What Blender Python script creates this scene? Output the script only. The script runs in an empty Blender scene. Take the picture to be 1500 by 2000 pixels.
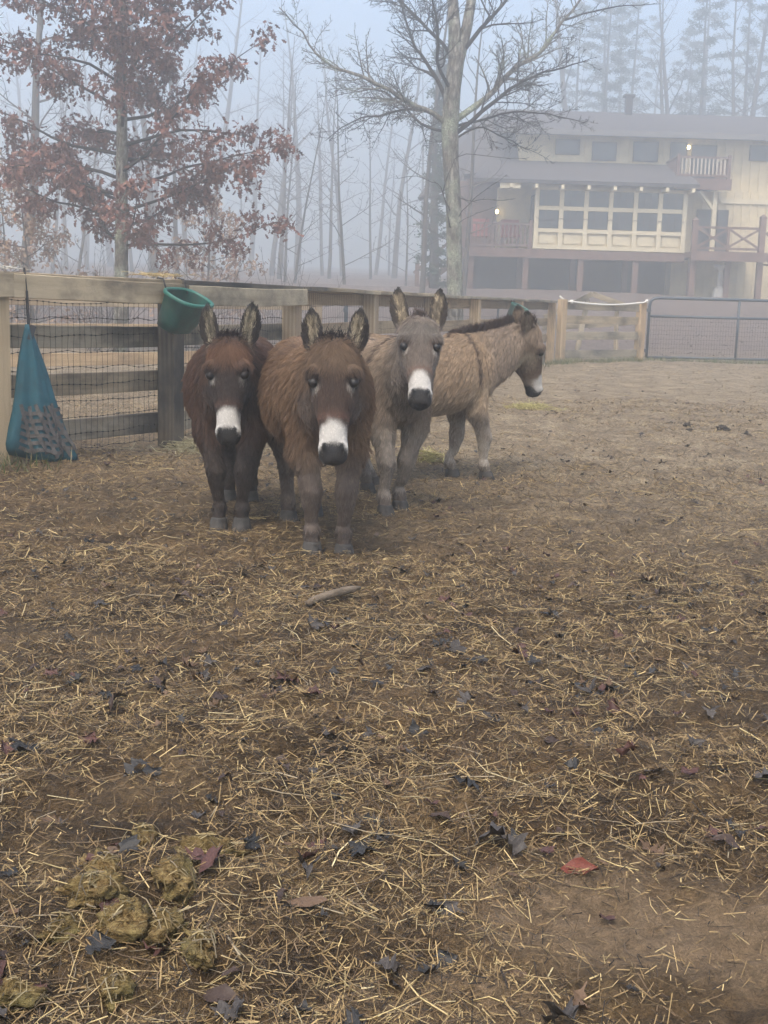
import bpy, math, random
import numpy as np
from mathutils import Vector, Matrix, Quaternion
from mathutils.kdtree import KDTree

rnd = random.Random(7)
nrs = np.random.RandomState(11)
scene = bpy.context.scene
COL = scene.collection
PI = math.pi
rad = math.radians

# ------------------------------------------------------------------ camera
cam_d = bpy.data.cameras.new('camera')
cam = bpy.data.objects.new('camera', cam_d)
COL.objects.link(cam)
scene.camera = cam
cam_d.sensor_fit = 'VERTICAL'
cam_d.sensor_height = 24.0
cam_d.lens = 24.0 * 2400 / 2000
cam_d.clip_start = 0.05
cam_d.clip_end = 2000.0
_p, _r = math.atan(411 / 2400), 0.03
_f = Vector((0, math.cos(_p), -math.sin(_p)))
_u = Vector((0, math.sin(_p), math.cos(_p)))
_x = Vector((1, 0, 0))
_rx = _x * math.cos(_r) + _u * math.sin(_r)
_ru = _u * math.cos(_r) - _x * math.sin(_r)
cam.matrix_world = Matrix(((_rx.x, _ru.x, -_f.x, 0.0), (_rx.y, _ru.y, -_f.y, 0.0),
                           (_rx.z, _ru.z, -_f.z, 1.03), (0, 0, 0, 1)))

# ------------------------------------------------------------------ sky, sun, exposure
SUN_EL, SUN_ROT = rad(58), rad(200)
world = bpy.data.worlds.new('World')
scene.world = world
world.use_nodes = True
wn = world.node_tree.nodes
bg = wn['Background']
sky = wn.new('ShaderNodeTexSky')
sky.sky_type = 'NISHITA'
sky.sun_disc = False
sky.sun_elevation = SUN_EL
sky.sun_rotation = SUN_ROT
sky.air_density = 1.0
sky.dust_density = 3.0
sky.ozone_density = 1.5
world.node_tree.links.new(sky.outputs['Color'], bg.inputs['Color'])
bg.inputs['Strength'].default_value = 0.15
sun_d = bpy.data.lights.new('sun', 'SUN')
sun_d.energy = 1.5
sun_d.angle = rad(30)
sun_d.color = (1.0, 0.9, 0.76)
sun = bpy.data.objects.new('sun', sun_d)
COL.objects.link(sun)
# direction towards the sun: azimuth measured like the sky texture's rotation
sun_dir = Vector((math.sin(SUN_ROT) * math.cos(SUN_EL), math.cos(SUN_ROT) * math.cos(SUN_EL), math.sin(SUN_EL)))
sun.rotation_euler = sun_dir.to_track_quat('Z', 'Y').to_euler()
vs = scene.view_settings
vs.view_transform = 'Standard'
vs.look = 'None'
vs.exposure = 1.32
vs.gamma = 1.0
vs.use_curve_mapping = False
cy = scene.cycles
cy.max_bounces = 6
cy.diffuse_bounces = 2
cy.glossy_bounces = 2
cy.transmission_bounces = 3
cy.transparent_max_bounces = 8
cy.volume_bounces = 2
cy.use_adaptive_sampling = True
cy.adaptive_threshold = 0.02
cy.use_denoising = True


# ------------------------------------------------------------------ helpers
class MB:
    """collects faces; build() links them as one mesh object"""

    def __init__(s):
        s.v, s.f, s.c = [], [], []

    def quadbox(s, c, size, R=None, ch=0.0):
        """box centred at c; R a 3x3 Matrix; ch chamfers the four long edges (long axis x)"""
        hx, hy, hz = size[0] / 2, size[1] / 2, size[2] / 2
        c = Vector(c)
        if ch > 0:
            prof = [(-hy + ch, -hz), (hy - ch, -hz), (hy, -hz + ch), (hy, hz - ch), (hy - ch, hz), (-hy + ch, hz), (-hy, hz - ch), (-hy, -hz + ch)]
        else:
            prof = [(-hy, -hz), (hy, -hz), (hy, hz), (-hy, hz)]
        n = len(prof)
        b = len(s.v)
        for sx in (-hx, hx):
            for y, z in prof:
                p = Vector((sx, y, z))
                if R is not None:
                    p = R @ p
                s.v.append(p + c)
        for i in range(n):
            j = (i + 1) % n
            s.f.append((b + j, b + n + j, b + n + i, b + i))
        s.f.append(tuple(b + n - 1 - i for i in range(n)))
        s.f.append(tuple(b + n + i for i in range(n)))

    def bar(s, a, b, w, h, up=(0, 0, 1), ch=0.0):
        """rectangular bar from a to b, w across (horizontal), h along up"""
        a, b = Vector(a), Vector(b)
        d = (b - a)
        L = d.length
        x = d.normalized()
        y = Vector(up).cross(x)
        if y.length < 1e-4:
            y = Vector((0, 1, 0)).cross(x)
        y.normalize()
        z = x.cross(y)
        R = Matrix((x, y, z)).transposed()
        s.quadbox((a + b) / 2, (L, w, h), R, ch)

    def tube(s, pts, rads, n=6, cap=True):
        """round tube along points"""
        pts = [Vector(p) for p in pts]
        b = len(s.v)
        m = len(pts)
        prev = None
        for i in range(m):
            t = (pts[min(i + 1, m - 1)] - pts[max(i - 1, 0)])
            if t.length < 1e-9:
                t = Vector((0, 0, 1))
            t.normalize()
            if prev is None:
                prev = t.orthogonal().normalized()
            else:
                prev = (prev - t * prev.dot(t))
                prev = prev.normalized() if prev.length > 1e-6 else t.orthogonal().normalized()
            q = t.cross(prev)
            r = rads[i] if hasattr(rads, '__len__') else rads
            for k in range(n):
                a = 2 * PI * k / n
                s.v.append(pts[i] + prev * (math.cos(a) * r) + q * (math.sin(a) * r))
        for i in range(m - 1):
            for k in range(n):
                k2 = (k + 1) % n
                s.f.append((b + i * n + k, b + i * n + k2, b + (i + 1) * n + k2, b + (i + 1) * n + k))
        if cap:
            s.f.append(tuple(b + n - 1 - k for k in range(n)))
            s.f.append(tuple(b + (m - 1) * n + k for k in range(n)))

    def loft(s, rings, cap=True):
        """rings: list of equal-length vertex lists"""
        b = len(s.v)
        n = len(rings[0])
        for r in rings:
            s.v.extend(Vector(p) for p in r)
        for i in range(len(rings) - 1):
            for k in range(n):
                k2 = (k + 1) % n
                s.f.append((b + i * n + k, b + i * n + k2, b + (i + 1) * n + k2, b + (i + 1) * n + k))
        if cap:
            s.f.append(tuple(b + n - 1 - k for k in range(n)))
            s.f.append(tuple(b + (len(rings) - 1) * n + k for k in range(n)))

    def poly(s, pts):
        b = len(s.v)
        s.v.extend(Vector(p) for p in pts)
        s.f.append(tuple(range(b, b + len(pts))))

    def mesh(s, name, mat=None, smooth=False):
        me = bpy.data.meshes.new(name)
        me.from_pydata([tuple(p) for p in s.v], [], s.f)
        if mat:
            me.materials.append(mat)
        if smooth:
            me.polygons.foreach_set('use_smooth', [True] * len(me.polygons))
        me.update()
        return me

    def build(s, name, mat, parent=None, smooth=False, loc=None):
        return link(name, s.mesh(name, mat, smooth), parent, loc)


def link(name, data, parent=None, loc=None, R=None):
    o = bpy.data.objects.new(name, data)
    COL.objects.link(o)
    if parent is not None:
        o.parent = parent
    if loc is not None:
        o.location = loc
    if R is not None:
        o.rotation_euler = R.to_euler() if hasattr(R, 'to_euler') else R
    return o


def tag(o, label=None, cat=None, group=None, kind=None):
    if label:
        o['label'] = label
    if cat:
        o['category'] = cat
    if group:
        o['group'] = group
    if kind:
        o['kind'] = kind
    return o


def empty(name, loc=(0, 0, 0), rz=0.0):
    o = bpy.data.objects.new(name, None)
    COL.objects.link(o)
    o.location = loc
    o.rotation_euler = (0, 0, rz)
    o.empty_display_size = 0.1
    return o


def fast_mesh(name, verts, faces, mat=None, smooth=False, col=None, colname='tint'):
    """numpy verts (n,3), faces (m,k) all the same size; col per-vertex (n,3)"""
    me = bpy.data.meshes.new(name)
    verts = np.asarray(verts, dtype=np.float32)
    faces = np.asarray(faces, dtype=np.int32)
    m, k = faces.shape
    me.vertices.add(len(verts))
    me.vertices.foreach_set('co', verts.ravel())
    me.loops.add(m * k)
    me.loops.foreach_set('vertex_index', faces.ravel())
    me.polygons.add(m)
    me.polygons.foreach_set('loop_start', np.arange(m, dtype=np.int32) * k)
    me.polygons.foreach_set('loop_total', np.full(m, k, dtype=np.int32))
    if smooth:
        me.polygons.foreach_set('use_smooth', np.ones(m, dtype=bool))
    if col is not None:
        a = me.color_attributes.new(colname, 'FLOAT_COLOR', 'POINT')
        c4 = np.ones((len(verts), 4), dtype=np.float32)
        c4[:, :3] = col
        a.data.foreach_set('color', c4.ravel())
    me.update(calc_edges=True)
    me.validate()
    if mat:
        me.materials.append(mat)
    return me


ORD = ['first', 'second', 'third', 'fourth', 'fifth', 'sixth', 'seventh', 'eighth', 'ninth', 'tenth', 'eleventh', 'twelfth', 'thirteenth', 'fourteenth', 'fifteenth', 'sixteenth', 'seventeenth', 'eighteenth']


def order_labels(objs, fmt):
    """each of a row of look-alikes gets its place counted from the left"""
    for i, o in enumerate(sorted(objs, key=lambda o: o.location.x / o.location.y)):
        o['label'] = fmt % ORD[i]


# numpy value noise
def _hash(ix, iy, seed):
    h = (ix.astype(np.int64) * 374761393 + iy.astype(np.int64) * 668265263 + seed * 1442695041) & 0xffffffff
    h = ((h ^ (h >> 13)) * 1274126177) & 0xffffffff
    return ((h ^ (h >> 16)) & 0xffffff) / float(0xffffff)


def vnoise(x, y, seed=0):
    x = np.asarray(x, dtype=np.float64)
    y = np.asarray(y, dtype=np.float64)
    ix, iy = np.floor(x), np.floor(y)
    fx, fy = x - ix, y - iy
    fx = fx * fx * (3 - 2 * fx)
    fy = fy * fy * (3 - 2 * fy)
    a = _hash(ix, iy, seed)
    b = _hash(ix + 1, iy, seed)
    c = _hash(ix, iy + 1, seed)
    d = _hash(ix + 1, iy + 1, seed)
    return (a * (1 - fx) + b * fx) * (1 - fy) + (c * (1 - fx) + d * fx) * fy


def sstep(a, b, x):
    t = np.clip((np.asarray(x, dtype=np.float64) - a) / (b - a), 0, 1)
    return t * t * (3 - 2 * t)


# ------------------------------------------------------------------ node materials
class NT:
    def __init__(s, name):
        s.m = bpy.data.materials.new(name)
        s.m.use_nodes = True
        s.t = s.m.node_tree
        s.n = s.t.nodes
        s.b = s.n['Principled BSDF']
        s.out = s.n['Material Output']

    def node(s, typ, **kw):
        n = s.n.new(typ)
        for k, v in kw.items():
            if k.startswith('i_'):
                n.inputs[k[2:].replace('_', ' ')].default_value = v
            else:
                setattr(n, k, v)
        return n

    def lk(s, a, b):
        s.t.links.new(a, b)

    def noise(s, scale, detail=4, rough=0.55, vec=None, dist=0.0):
        n = s.node('ShaderNodeTexNoise')
        n.inputs['Scale'].default_value = scale
        n.inputs['Detail'].default_value = detail
        n.inputs['Roughness'].default_value = rough
        n.inputs['Distortion'].default_value = dist
        if vec is not None:
            s.lk(vec, n.inputs['Vector'])
        return n.outputs['Fac']

    def ramp(s, fac, stops):
        n = s.node('ShaderNodeValToRGB')
        e = n.color_ramp.elements
        while len(e) < len(stops):
            e.new(0.5)
        for el, (p, c) in zip(e, stops):
            el.position = p
            el.color = (c[0], c[1], c[2], 1) if hasattr(c, '__len__') else (c, c, c, 1)
        s.lk(fac, n.inputs['Fac'])
        return n.outputs['Color']

    def mix(s, fac, a, b, mode='MIX'):
        n = s.node('ShaderNodeMix', data_type='RGBA', blend_type=mode)
        for sock, val in ((n.inputs[0], fac), (n.inputs[6], a), (n.inputs[7], b)):
            if hasattr(val, 'default_value') or hasattr(val, 'is_output'):
                s.lk(val, sock)
            elif hasattr(val, '__len__'):
                sock.default_value = (val[0], val[1], val[2], 1)
            else:
                sock.default_value = val
        return n.outputs[2]

    def math(s, op, a, b=0.0, clamp=False):
        n = s.node('ShaderNodeMath', operation=op, use_clamp=clamp)
        for sock, val in ((n.inputs[0], a), (n.inputs[1], b)):
            if hasattr(val, 'is_output'):
                s.lk(val, sock)
            else:
                sock.default_value = val
        return n.outputs[0]

    def coord(s, which='Object', scale=(1, 1, 1), loc=None):
        tc = s.node('ShaderNodeTexCoord')
        mp = s.node('ShaderNodeMapping')
        mp.inputs['Scale'].default_value = scale
        s.lk(tc.outputs[which], mp.inputs['Vector'])
        if loc is not None:
            s.lk(loc, mp.inputs['Location'])
        return mp.outputs['Vector']

    def bump(s, h, strength=0.3, dist=0.02):
        n = s.node('ShaderNodeBump')
        n.inputs['Strength'].default_value = strength
        n.inputs['Distance'].default_value = dist
        s.lk(h, n.inputs['Height'])
        s.lk(n.outputs['Normal'], s.b.inputs['Normal'])

    def fin(s, color=None, rough=0.8, spec=0.3, metal=0.0):
        if color is not None:
            if hasattr(color, 'is_output'):
                s.lk(color, s.b.inputs['Base Color'])
            else:
                s.b.inputs['Base Color'].default_value = (color[0], color[1], color[2], 1)
        if hasattr(rough, 'is_output'):
            s.lk(rough, s.b.inputs['Roughness'])
        else:
            s.b.inputs['Roughness'].default_value = rough
        s.b.inputs['Specular IOR Level'].default_value = spec
        s.b.inputs['Metallic'].default_value = metal
        return s.m


def wood_mat(name, light, dark, stain, stain_lo, stain_hi, rough=0.75, xend=None):
    """sawn timber: grain along object x, knots, weather stains of their own shape, a tint per piece"""
    t = NT(name)
    oi = t.node('ShaderNodeObjectInfo')
    off = t.node('ShaderNodeCombineXYZ')
    t.lk(t.math('MULTIPLY', oi.outputs['Random'], 37.0), off.inputs[0])
    t.lk(t.math('MULTIPLY', oi.outputs['Random'], 91.0), off.inputs[1])
    gv = t.coord('Object', (0.7, 9, 9), off.outputs[0])
    g1 = t.noise(3.0, 5, 0.6, gv, 1.2)
    rings = t.node('ShaderNodeTexWave', wave_type='RINGS', rings_direction='X')
    rings.inputs['Scale'].default_value = 1.6
    rings.inputs['Distortion'].default_value = 7.0
    rings.inputs['Detail'].default_value = 3.0
    rings.inputs['Detail Scale'].default_value = 0.6
    t.lk(t.coord('Object', (0.55, 6, 6), off.outputs[0]), rings.inputs['Vector'])
    grain = t.mix(0.35, g1, rings.outputs['Fac'])
    col = t.ramp(grain, [(0.25, dark), (0.7, light)])
    sv = t.coord('Object', (1.3, 2.2, 2.2), off.outputs[0])
    st = t.noise(1.1, 6, 0.62, sv)
    sm = t.ramp(st, [(stain_lo, 0.0), (stain_hi, 1.0)])
    col = t.mix(sm, col, stain)
    if xend is not None:          # rubbed black towards one end of the board
        sp = t.node('ShaderNodeSeparateXYZ')
        t.lk(t.coord('Object'), sp.inputs[0])
        k = t.math('ADD', sp.outputs[0], t.math('MULTIPLY', t.math('SUBTRACT', st, 0.5), 1.5))
        mr = t.node('ShaderNodeMapRange')
        mr.inputs[1].default_value = xend[0]
        mr.inputs[2].default_value = xend[1]
        t.lk(k, mr.inputs[0])
        col = t.mix(t.math('MULTIPLY', mr.outputs[0], 0.9), col, (0.04, 0.037, 0.03))
    tint = t.ramp(oi.outputs['Random'], [(0.0, (0.72, 0.72, 0.74)), (0.5, (1, 0.97, 0.92)), (1.0, (1.12, 1.02, 0.9))])
    col = t.mix(1.0, col, tint, 'MULTIPLY')
    t.bump(grain, 0.25, 0.01)
    return t.fin(col, rough, 0.25)


def plain_mat(name, c, rough=0.7, var=0.25, scale=6.0, spec=0.3, metal=0.0, bump=0.15):
    t = NT(name)
    n = t.noise(scale, 5, 0.6, t.coord('Object'))
    lo = [x * (1 - var) for x in c]
    hi = [min(1, x * (1 + var)) for x in c]
    col = t.ramp(n, [(0.3, lo), (0.7, hi)])
    if bump:
        t.bump(n, bump, 0.01)
    return t.fin(col, rough, spec, metal)


def attr_mat(name, attr='tint', rough=0.8, spec=0.25, nscale=0, namt=0.3):
    t = NT(name)
    a = t.node('ShaderNodeAttribute', attribute_name=attr)
    col = a.outputs['Color']
    if nscale:
        n = t.noise(nscale, 4, 0.6, t.coord('Object'))
        k = t.ramp(n, [(0.3, 1 - namt), (0.7, 1 + namt)])
        col = t.mix(1.0, col, k, 'MULTIPLY')
    return t.fin(col, rough, spec)

# ================================================================== THE SETTING
def macro_z(x, y):
    x = np.asarray(x, dtype=np.float64)
    y = np.asarray(y, dtype=np.float64)
    z = 1.68 * sstep(27.5, 52, y) + 0.03 * np.maximum(0, y - 55)
    z = z + 0.25 * (vnoise(x * 0.13, y * 0.13, 5) - 0.5) * sstep(26, 34, y)
    return z


def ground_z(x, y):
    x = np.asarray(x, dtype=np.float64)
    y = np.asarray(y, dtype=np.float64)
    fade = 1 - 0.6 * sstep(6, 20, y)
    z = 0.06 * (vnoise(x * 1.1, y * 1.1, 1) - 0.5) + 0.035 * (vnoise(x * 3.1, y * 3.1, 2) - 0.5)
    z = z + fade * (0.028 * (vnoise(x * 8.3, y * 8.3, 3) - 0.5) + 0.03 * (vnoise(x * 21, y * 21, 4) - 0.5) + 0.015 * (vnoise(x * 47, y * 47, 6) - 0.5))
    # trodden bare hollow in the foreground, heap of mucked-out bedding beside it
    z = z - 0.02 * np.exp(-(((x - 0.33) / 0.22) ** 2 + ((y - 2.05) / 0.18) ** 2))
    z = z + 0.05 * np.exp(-(((x + 0.42) / 0.22) ** 2 + ((y - 1.95) / 0.2) ** 2))
    return z + macro_z(x, y)


def gz(x, y):
    return float(ground_z(np.array([x]), np.array([y]))[0])


# ground sheet: rows get coarser with distance
ys = [-6.0]
while ys[-1] < 235:
    y_ = ys[-1]
    ys.append(y_ + (0.25 if y_ < 1.0 else max(0.0115, 0.0062 * y_) if y_ < 12 else 0.03 * y_))
ys = np.array(ys)
NU = 400
uu = np.linspace(-1, 1, NU)
uu = np.sign(uu) * (0.8 * np.abs(uu) + 0.2 * np.abs(uu) ** 3)
hw = np.where(ys < 1, 3.0, 0.5 * ys + 2.2) + 90 * sstep(12, 120, ys)
GX = hw[:, None] * uu[None, :]
GY = np.repeat(ys[:, None], NU, 1)
GZ = ground_z(GX, GY)
nr = len(ys)
idx = np.arange(nr * NU).reshape(nr, NU)
gf = np.stack([idx[:-1, :-1], idx[:-1, 1:], idx[1:, 1:], idx[1:, :-1]], -1).reshape(-1, 4)

t = NT('soil')
P = t.coord('Object')
n1 = t.noise(0.55, 6, 0.6, P)
n2 = t.noise(3.2, 7, 0.62, P)
n3 = t.noise(38, 8, 0.72, P, 0.5)
n4 = t.noise(190, 5, 0.7, P, 1.0)
soil = t.ramp(n2, [(0.28, (0.034, 0.021, 0.01)), (0.5, (0.1, 0.064, 0.029)), (0.72, (0.21, 0.14, 0.066))])
crumb = t.ramp(n3, [(0.32, 0.3), (0.5, 1.0), (0.68, 1.75)])
soil = t.mix(0.85, soil, crumb, 'MULTIPLY')
grit = t.ramp(n4, [(0.36, 0.4), (0.64, 1.6)])
soil = t.mix(0.7, soil, grit, 'MULTIPLY')
pale = t.mix(1.0, soil, (1.35, 1.27, 1.2), 'MULTIPLY')
soil = t.mix(t.ramp(n1, [(0.42, 0.0), (0.62, 1.0)]), soil, pale)
# away from the mucked-out bedding the soil is bare, dry and pale
sep0 = t.node('ShaderNodeSeparateXYZ')
t.lk(P, sep0.inputs[0])
bare = t.node('ShaderNodeMapRange')
bare.inputs[1].default_value = 4.6
bare.inputs[2].default_value = 8.5
wob = t.math('ADD', sep0.outputs[1], t.math('ADD', t.math('MULTIPLY', sep0.outputs[0], 0.7), t.math('MULTIPLY', n1, 2.0)))
t.lk(t.math('SUBTRACT', wob, 1.0), bare.inputs[0])
dry = t.ramp(n2, [(0.28, (0.13, 0.095, 0.055)), (0.5, (0.26, 0.195, 0.118)), (0.75, (0.41, 0.325, 0.205))])
dry = t.mix(0.85, dry, crumb, 'MULTIPLY')
dry = t.mix(0.6, dry, grit, 'MULTIPLY')
soil = t.mix(bare.outputs[0], soil, dry)
# two scraped patches of pale clay in the foreground
for (px_, py_, rx_, ry_) in ((0.36, 2.02, 0.3, 0.26), (0.74, 1.93, 0.34, 0.2), (0.15, 1.72, 0.22, 0.12)):
    vd = t.node('ShaderNodeVectorMath', operation='SUBTRACT')
    t.lk(P, vd.inputs[0])
    vd.inputs[1].default_value = (px_, py_, 0)
    vm = t.node('ShaderNodeVectorMath', operation='MULTIPLY')
    t.lk(vd.outputs[0], vm.inputs[0])
    vm.inputs[1].default_value = (1 / rx_, 1 / ry_, 0)
    vl = t.node('ShaderNodeVectorMath', operation='LENGTH')
    t.lk(vm.outputs[0], vl.inputs[0])
    k_ = t.ramp(t.math('ADD', vl.outputs['Value'], t.math('MULTIPLY', t.math('SUBTRACT', n2, 0.5), 1.6)), [(0.5, 0.85), (1.0, 0.0)])
    clay = t.mix(0.5, t.mix(0.5, (0.27, 0.185, 0.105), crumb, 'MULTIPLY'), grit, 'MULTIPLY')
    soil = t.mix(k_, soil, clay)
# beyond the gates: leaf-strewn grey-brown yard
sep = t.node('ShaderNodeSeparateXYZ')
t.lk(P, sep.inputs[0])
far = t.node('ShaderNodeMapRange')
far.inputs[1].default_value = 22.0
far.inputs[2].default_value = 31.0
t.lk(sep.outputs[1], far.inputs[0])
yard = t.ramp(t.noise(5.0, 7, 0.7, P), [(0.3, (0.085, 0.06, 0.05)), (0.55, (0.16, 0.115, 0.09)), (0.75, (0.27, 0.21, 0.17))])
soil = t.mix(far.outputs[0], soil, yard)
hsum = t.math('ADD', t.math('MULTIPLY', n3, 1.0), t.math('MULTIPLY', n4, 0.5))
t.bump(hsum, 1.0, 0.03)
M_SOIL = t.fin(soil, 0.82, 0.3)
gme = fast_mesh('ground', np.stack([GX, GY, GZ], -1).reshape(-1, 3), gf, M_SOIL, smooth=True)
ground = link('ground', gme)
tag(ground, 'brown trodden paddock soil strewn with straw and dead leaves', kind='structure')

# ------------------------------------------------------------------ timber
M_PINE = wood_mat('sawn_pine', (0.5, 0.39, 0.25), (0.32, 0.23, 0.14), (0.1, 0.085, 0.065), 0.54, 0.77)
M_GREYWOOD = wood_mat('weathered_board', (0.42, 0.36, 0.26), (0.24, 0.2, 0.14), (0.06, 0.055, 0.046), 0.46, 0.68)
M_DARKWOOD = wood_mat('black_stained_timber', (0.15, 0.13, 0.1), (0.055, 0.05, 0.043), (0.025, 0.024, 0.022), 0.4, 0.62)
M_RUBBED = wood_mat('rubbed_board', (0.42, 0.36, 0.26), (0.24, 0.2, 0.14), (0.05, 0.046, 0.038), 0.5, 0.7, 0.75, (0.2, 0.75))
M_WIRE = plain_mat('rusty_wire', (0.045, 0.04, 0.037), 0.6, 0.3, 40, 0.4, 0.4, 0)
M_STRAP = plain_mat('black_webbing', (0.025, 0.024, 0.026), 0.8, 0.3, 60)


def board(name, a, b, thick, high, mat, parent, ch=0.004, sag=0.0, twist=0.0):
    """a board from a to b (its own object, grain along its length)"""
    a, b = Vector(a), Vector(b)
    d = b - a
    L = d.length
    x = d.normalized()
    y = Vector((0, 0, 1)).cross(x).normalized()
    z = x.cross(y)
    mb = MB()
    n = 5
    rings = []
    hy, hz = thick / 2, high / 2
    for i in range(n + 1):
        s_ = i / n
        px = -L / 2 + L * s_
        dz = -sag * 4 * s_ * (1 - s_) + rnd.uniform(-.003, .003)
        dy = rnd.uniform(-.002, .002)
        tw = twist * (s_ - .5)
        prof = [(-hy + ch, -hz), (hy - ch, -hz), (hy, -hz + ch), (hy, hz - ch), (hy - ch, hz), (-hy + ch, hz), (-hy, hz - ch), (-hy, -hz + ch)]
        rings.append([(px, py * math.cos(tw) - pz * math.sin(tw) + dy, py * math.sin(tw) + pz * math.cos(tw) + dz) for py, pz in prof])
    mb.loft(rings)
    o = mb.build(name, mat, parent)
    o.matrix_local = Matrix.Translation((a + b) / 2) @ Matrix((x, y, z)).transposed().to_4x4()
    return o


def post(name, x, y, w, d, top, mat, parent, ang, lean=(0, 0), bottom=-0.15, origin=None):
    """upright post, grain along its own x axis, so the mesh is laid out along x and stood up"""
    base = Vector((x, y, gz(x, y) + bottom)) if origin is None else Vector((x, y, bottom))
    tip = Vector((x + lean[0], y + lean[1], top))
    X = (tip - base).normalized()
    Y = Vector((-math.sin(ang), math.cos(ang), 0))
    Y = (Y - X * Y.dot(X)).normalized()
    Z = X.cross(Y)
    mb = MB()
    mb.quadbox((0, 0, 0), ((tip - base).length, d, w), None, 0.006)
    o = mb.build(name, mat, parent)
    o.matrix_local = Matrix.Translation((base + tip) / 2) @ Matrix((X, Y, Z)).transposed().to_4x4()
    return o


FP = [(-3.15, 5.35), (-2.27, 7.1), (-1.50, 8.52), (-0.835, 10.72), (-0.19, 12.83), (0.5, 15.05), (1.18, 17.25), (2.08, 20.1), (2.98, 22.95)]
fence = empty('board_fence', (FP[2][0], FP[2][1], 0))
FO = Vector((FP[2][0], FP[2][1], 0))
tag(fence, 'long pine board fence with wire netting running from the hay bag to the corner', 'fence')


def fence_run(parent, O, pts, levels, cap, front_top, netting, post_mats, top=1.13, postw=0.14, board_mats=None, top_over=0.0):
    P3 = [Vector((x, y, 0)) for x, y in pts]
    n = len(P3)
    for i, p in enumerate(P3):
        d = (P3[min(i + 1, n - 1)] - P3[max(i - 1, 0)]).normalized()
        ang = math.atan2(d.y, d.x)
        post('post', p.x - O.x, p.y - O.y, postw, postw * 0.95, (top - 0.015) if cap else top + 0.02, post_mats[i], parent, ang,
             (rnd.uniform(-.012, .012), rnd.uniform(-.012, .012)), -0.2, True)
    for i in range(n - 1):
        a, b = P3[i], P3[i + 1]
        d = (b - a).normalized()
        nrm = Vector((d.y, -d.x, 0))       # paddock side
        za, zb = gz(a.x, a.y) * 0.5, gz(b.x, b.y) * 0.5
        bm = board_mats[i] if board_mats else M_GREYWOOD
        for k, zc in enumerate(levels):
            is_top = k == 0
            frontside = is_top and i < front_top
            off = nrm * ((postw / 2 + 0.021) if frontside else -(postw / 2 + 0.024))
            ext = d * 0.05 if frontside else d * 0.0
            za_, zb_ = zc + za + rnd.uniform(-.008, .008), zc + zb + rnd.uniform(-.008, .008)
            pa = a + off - O - (ext if not frontside else d * -0.062)
            pb = b + off - O + (d * 0.058 if frontside else -d * 0.002)
            board('board', pa + Vector((0, 0, za_)), pb + Vector((0, 0, zb_)), 0.038, 0.138, bm, parent, 0.004, rnd.uniform(0, .012), rnd.uniform(-.05, .05))
        if cap and i < cap:
            board('cap_board', a - O + Vector((0, 0, top + 0.006)) + d * 0.003, b - O + Vector((0, 0, top + 0.006)) - d * 0.003, 0.2, 0.036, M_GREYWOOD if i != 2 else M_DARKWOOD, parent, 0.004, rnd.uniform(-.004, .008), rnd.uniform(-.03, .03))
        if netting and i < netting:
            # knotted stock netting on the far face of the posts
            mb = MB()
            L = (b - a).length
            hi = top - 0.02 if i >= front_top else 0.97
            rows = [0.04 + (hi - 0.04) * q / 9 for q in range(10)]
            wob = [[rnd.uniform(-.012, .012) for _ in range(14)] for _ in rows]
            off = nrm * -(postw / 2 - 0.006)
            nv = int(L / 0.0508)

            def wp(s_, r_, row):
                u_ = s_ / L * 12
                k_ = min(int(u_), 12)
                w_ = wob[row][k_] * (1 - (u_ - k_)) + wob[row][k_ + 1] * (u_ - k_)
                return a + d * s_ + off - O + Vector((0, 0, rows[row] + w_))
            for row in range(len(rows)):
                mb.tube([wp(L * q / 24, 0, row) + nrm * rnd.uniform(-.003, .003) for q in range(25)], 0.0021, 3, False)
            for v in range(1, nv):
                s_ = L * v / nv
                pts_ = []
                for row in range(len(rows)):
                    js = min(max(s_ + rnd.uniform(-.007, .007), 0), L)
                    pts_.append(wp(js, 0, row))
                mb.tube(pts_, 0.0014, 3, False)
                if i < 3:
                    for q in pts_:
                        mb.quadbox(q, (0.011, 0.007, 0.007))
            mb.build('wire_netting', M_WIRE, parent)


LV = [1.042, 0.75, 0.46, 0.155]
fence_run(fence, FO, FP, LV, 8, 3, 8,
          [M_PINE, M_PINE, M_DARKWOOD, M_PINE, M_PINE, M_PINE, M_PINE, M_PINE, M_PINE],
          1.112, 0.14, [M_GREYWOOD, M_RUBBED, M_GREYWOOD] + [M_PINE] * 5)

# wooden panel that closes the corner, tied with a white rope
panel = empty('fence_panel', (4.0, 23.9, 0))
tag(panel, 'short four-rail wooden panel between the fence corner and the metal gate', 'fence')
PO = Vector((4.0, 23.9, 0))
PA, PB = Vector((3.2, 23.15, 0)), Vector((5.02, 24.85, 0))
pd = (PB - PA).normalized()
pang = math.atan2(pd.y, pd.x)
for q, w_ in ((PA, .15), (PB - pd * 0.02, .19)):
    post('post', q.x - 4.0, q.y - 23.9, w_, 0.12, 1.17, M_PINE, panel, pang, (0, 0), -0.2, True)
for zc in (1.06, 0.80, 0.5, 0.15):
    o_ = Vector((pd.y, -pd.x, 0)) * 0.05
    board('rail', PA - PO + pd * 0.1 + Vector((0, 0, zc)), PB - PO - pd * 0.1 + Vector((0, 0, zc + rnd.uniform(-.01, .01))), 0.038, 0.15, M_GREYWOOD, panel)
mb = MB()
rp = [PA + pd * (-0.1) + Vector((0, 0, 1.22)), PA + pd * 0.1 + Vector((0, 0, 1.13))]
n_ = 12
for i in range(n_ + 1):
    s_ = i / n_
    rp.append(PA.lerp(PB, 0.06 + 0.9 * s_) + Vector((pd.y, -pd.x, 0)) * 0.09 + Vector((0, 0, 1.13 - 0.05 * math.sin(PI * s_) + 0.03 * s_)))
rp.append(PB + Vector((pd.y, -pd.x, 0)) * 0.1 + Vector((0, 0, 1.19)))
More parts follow.
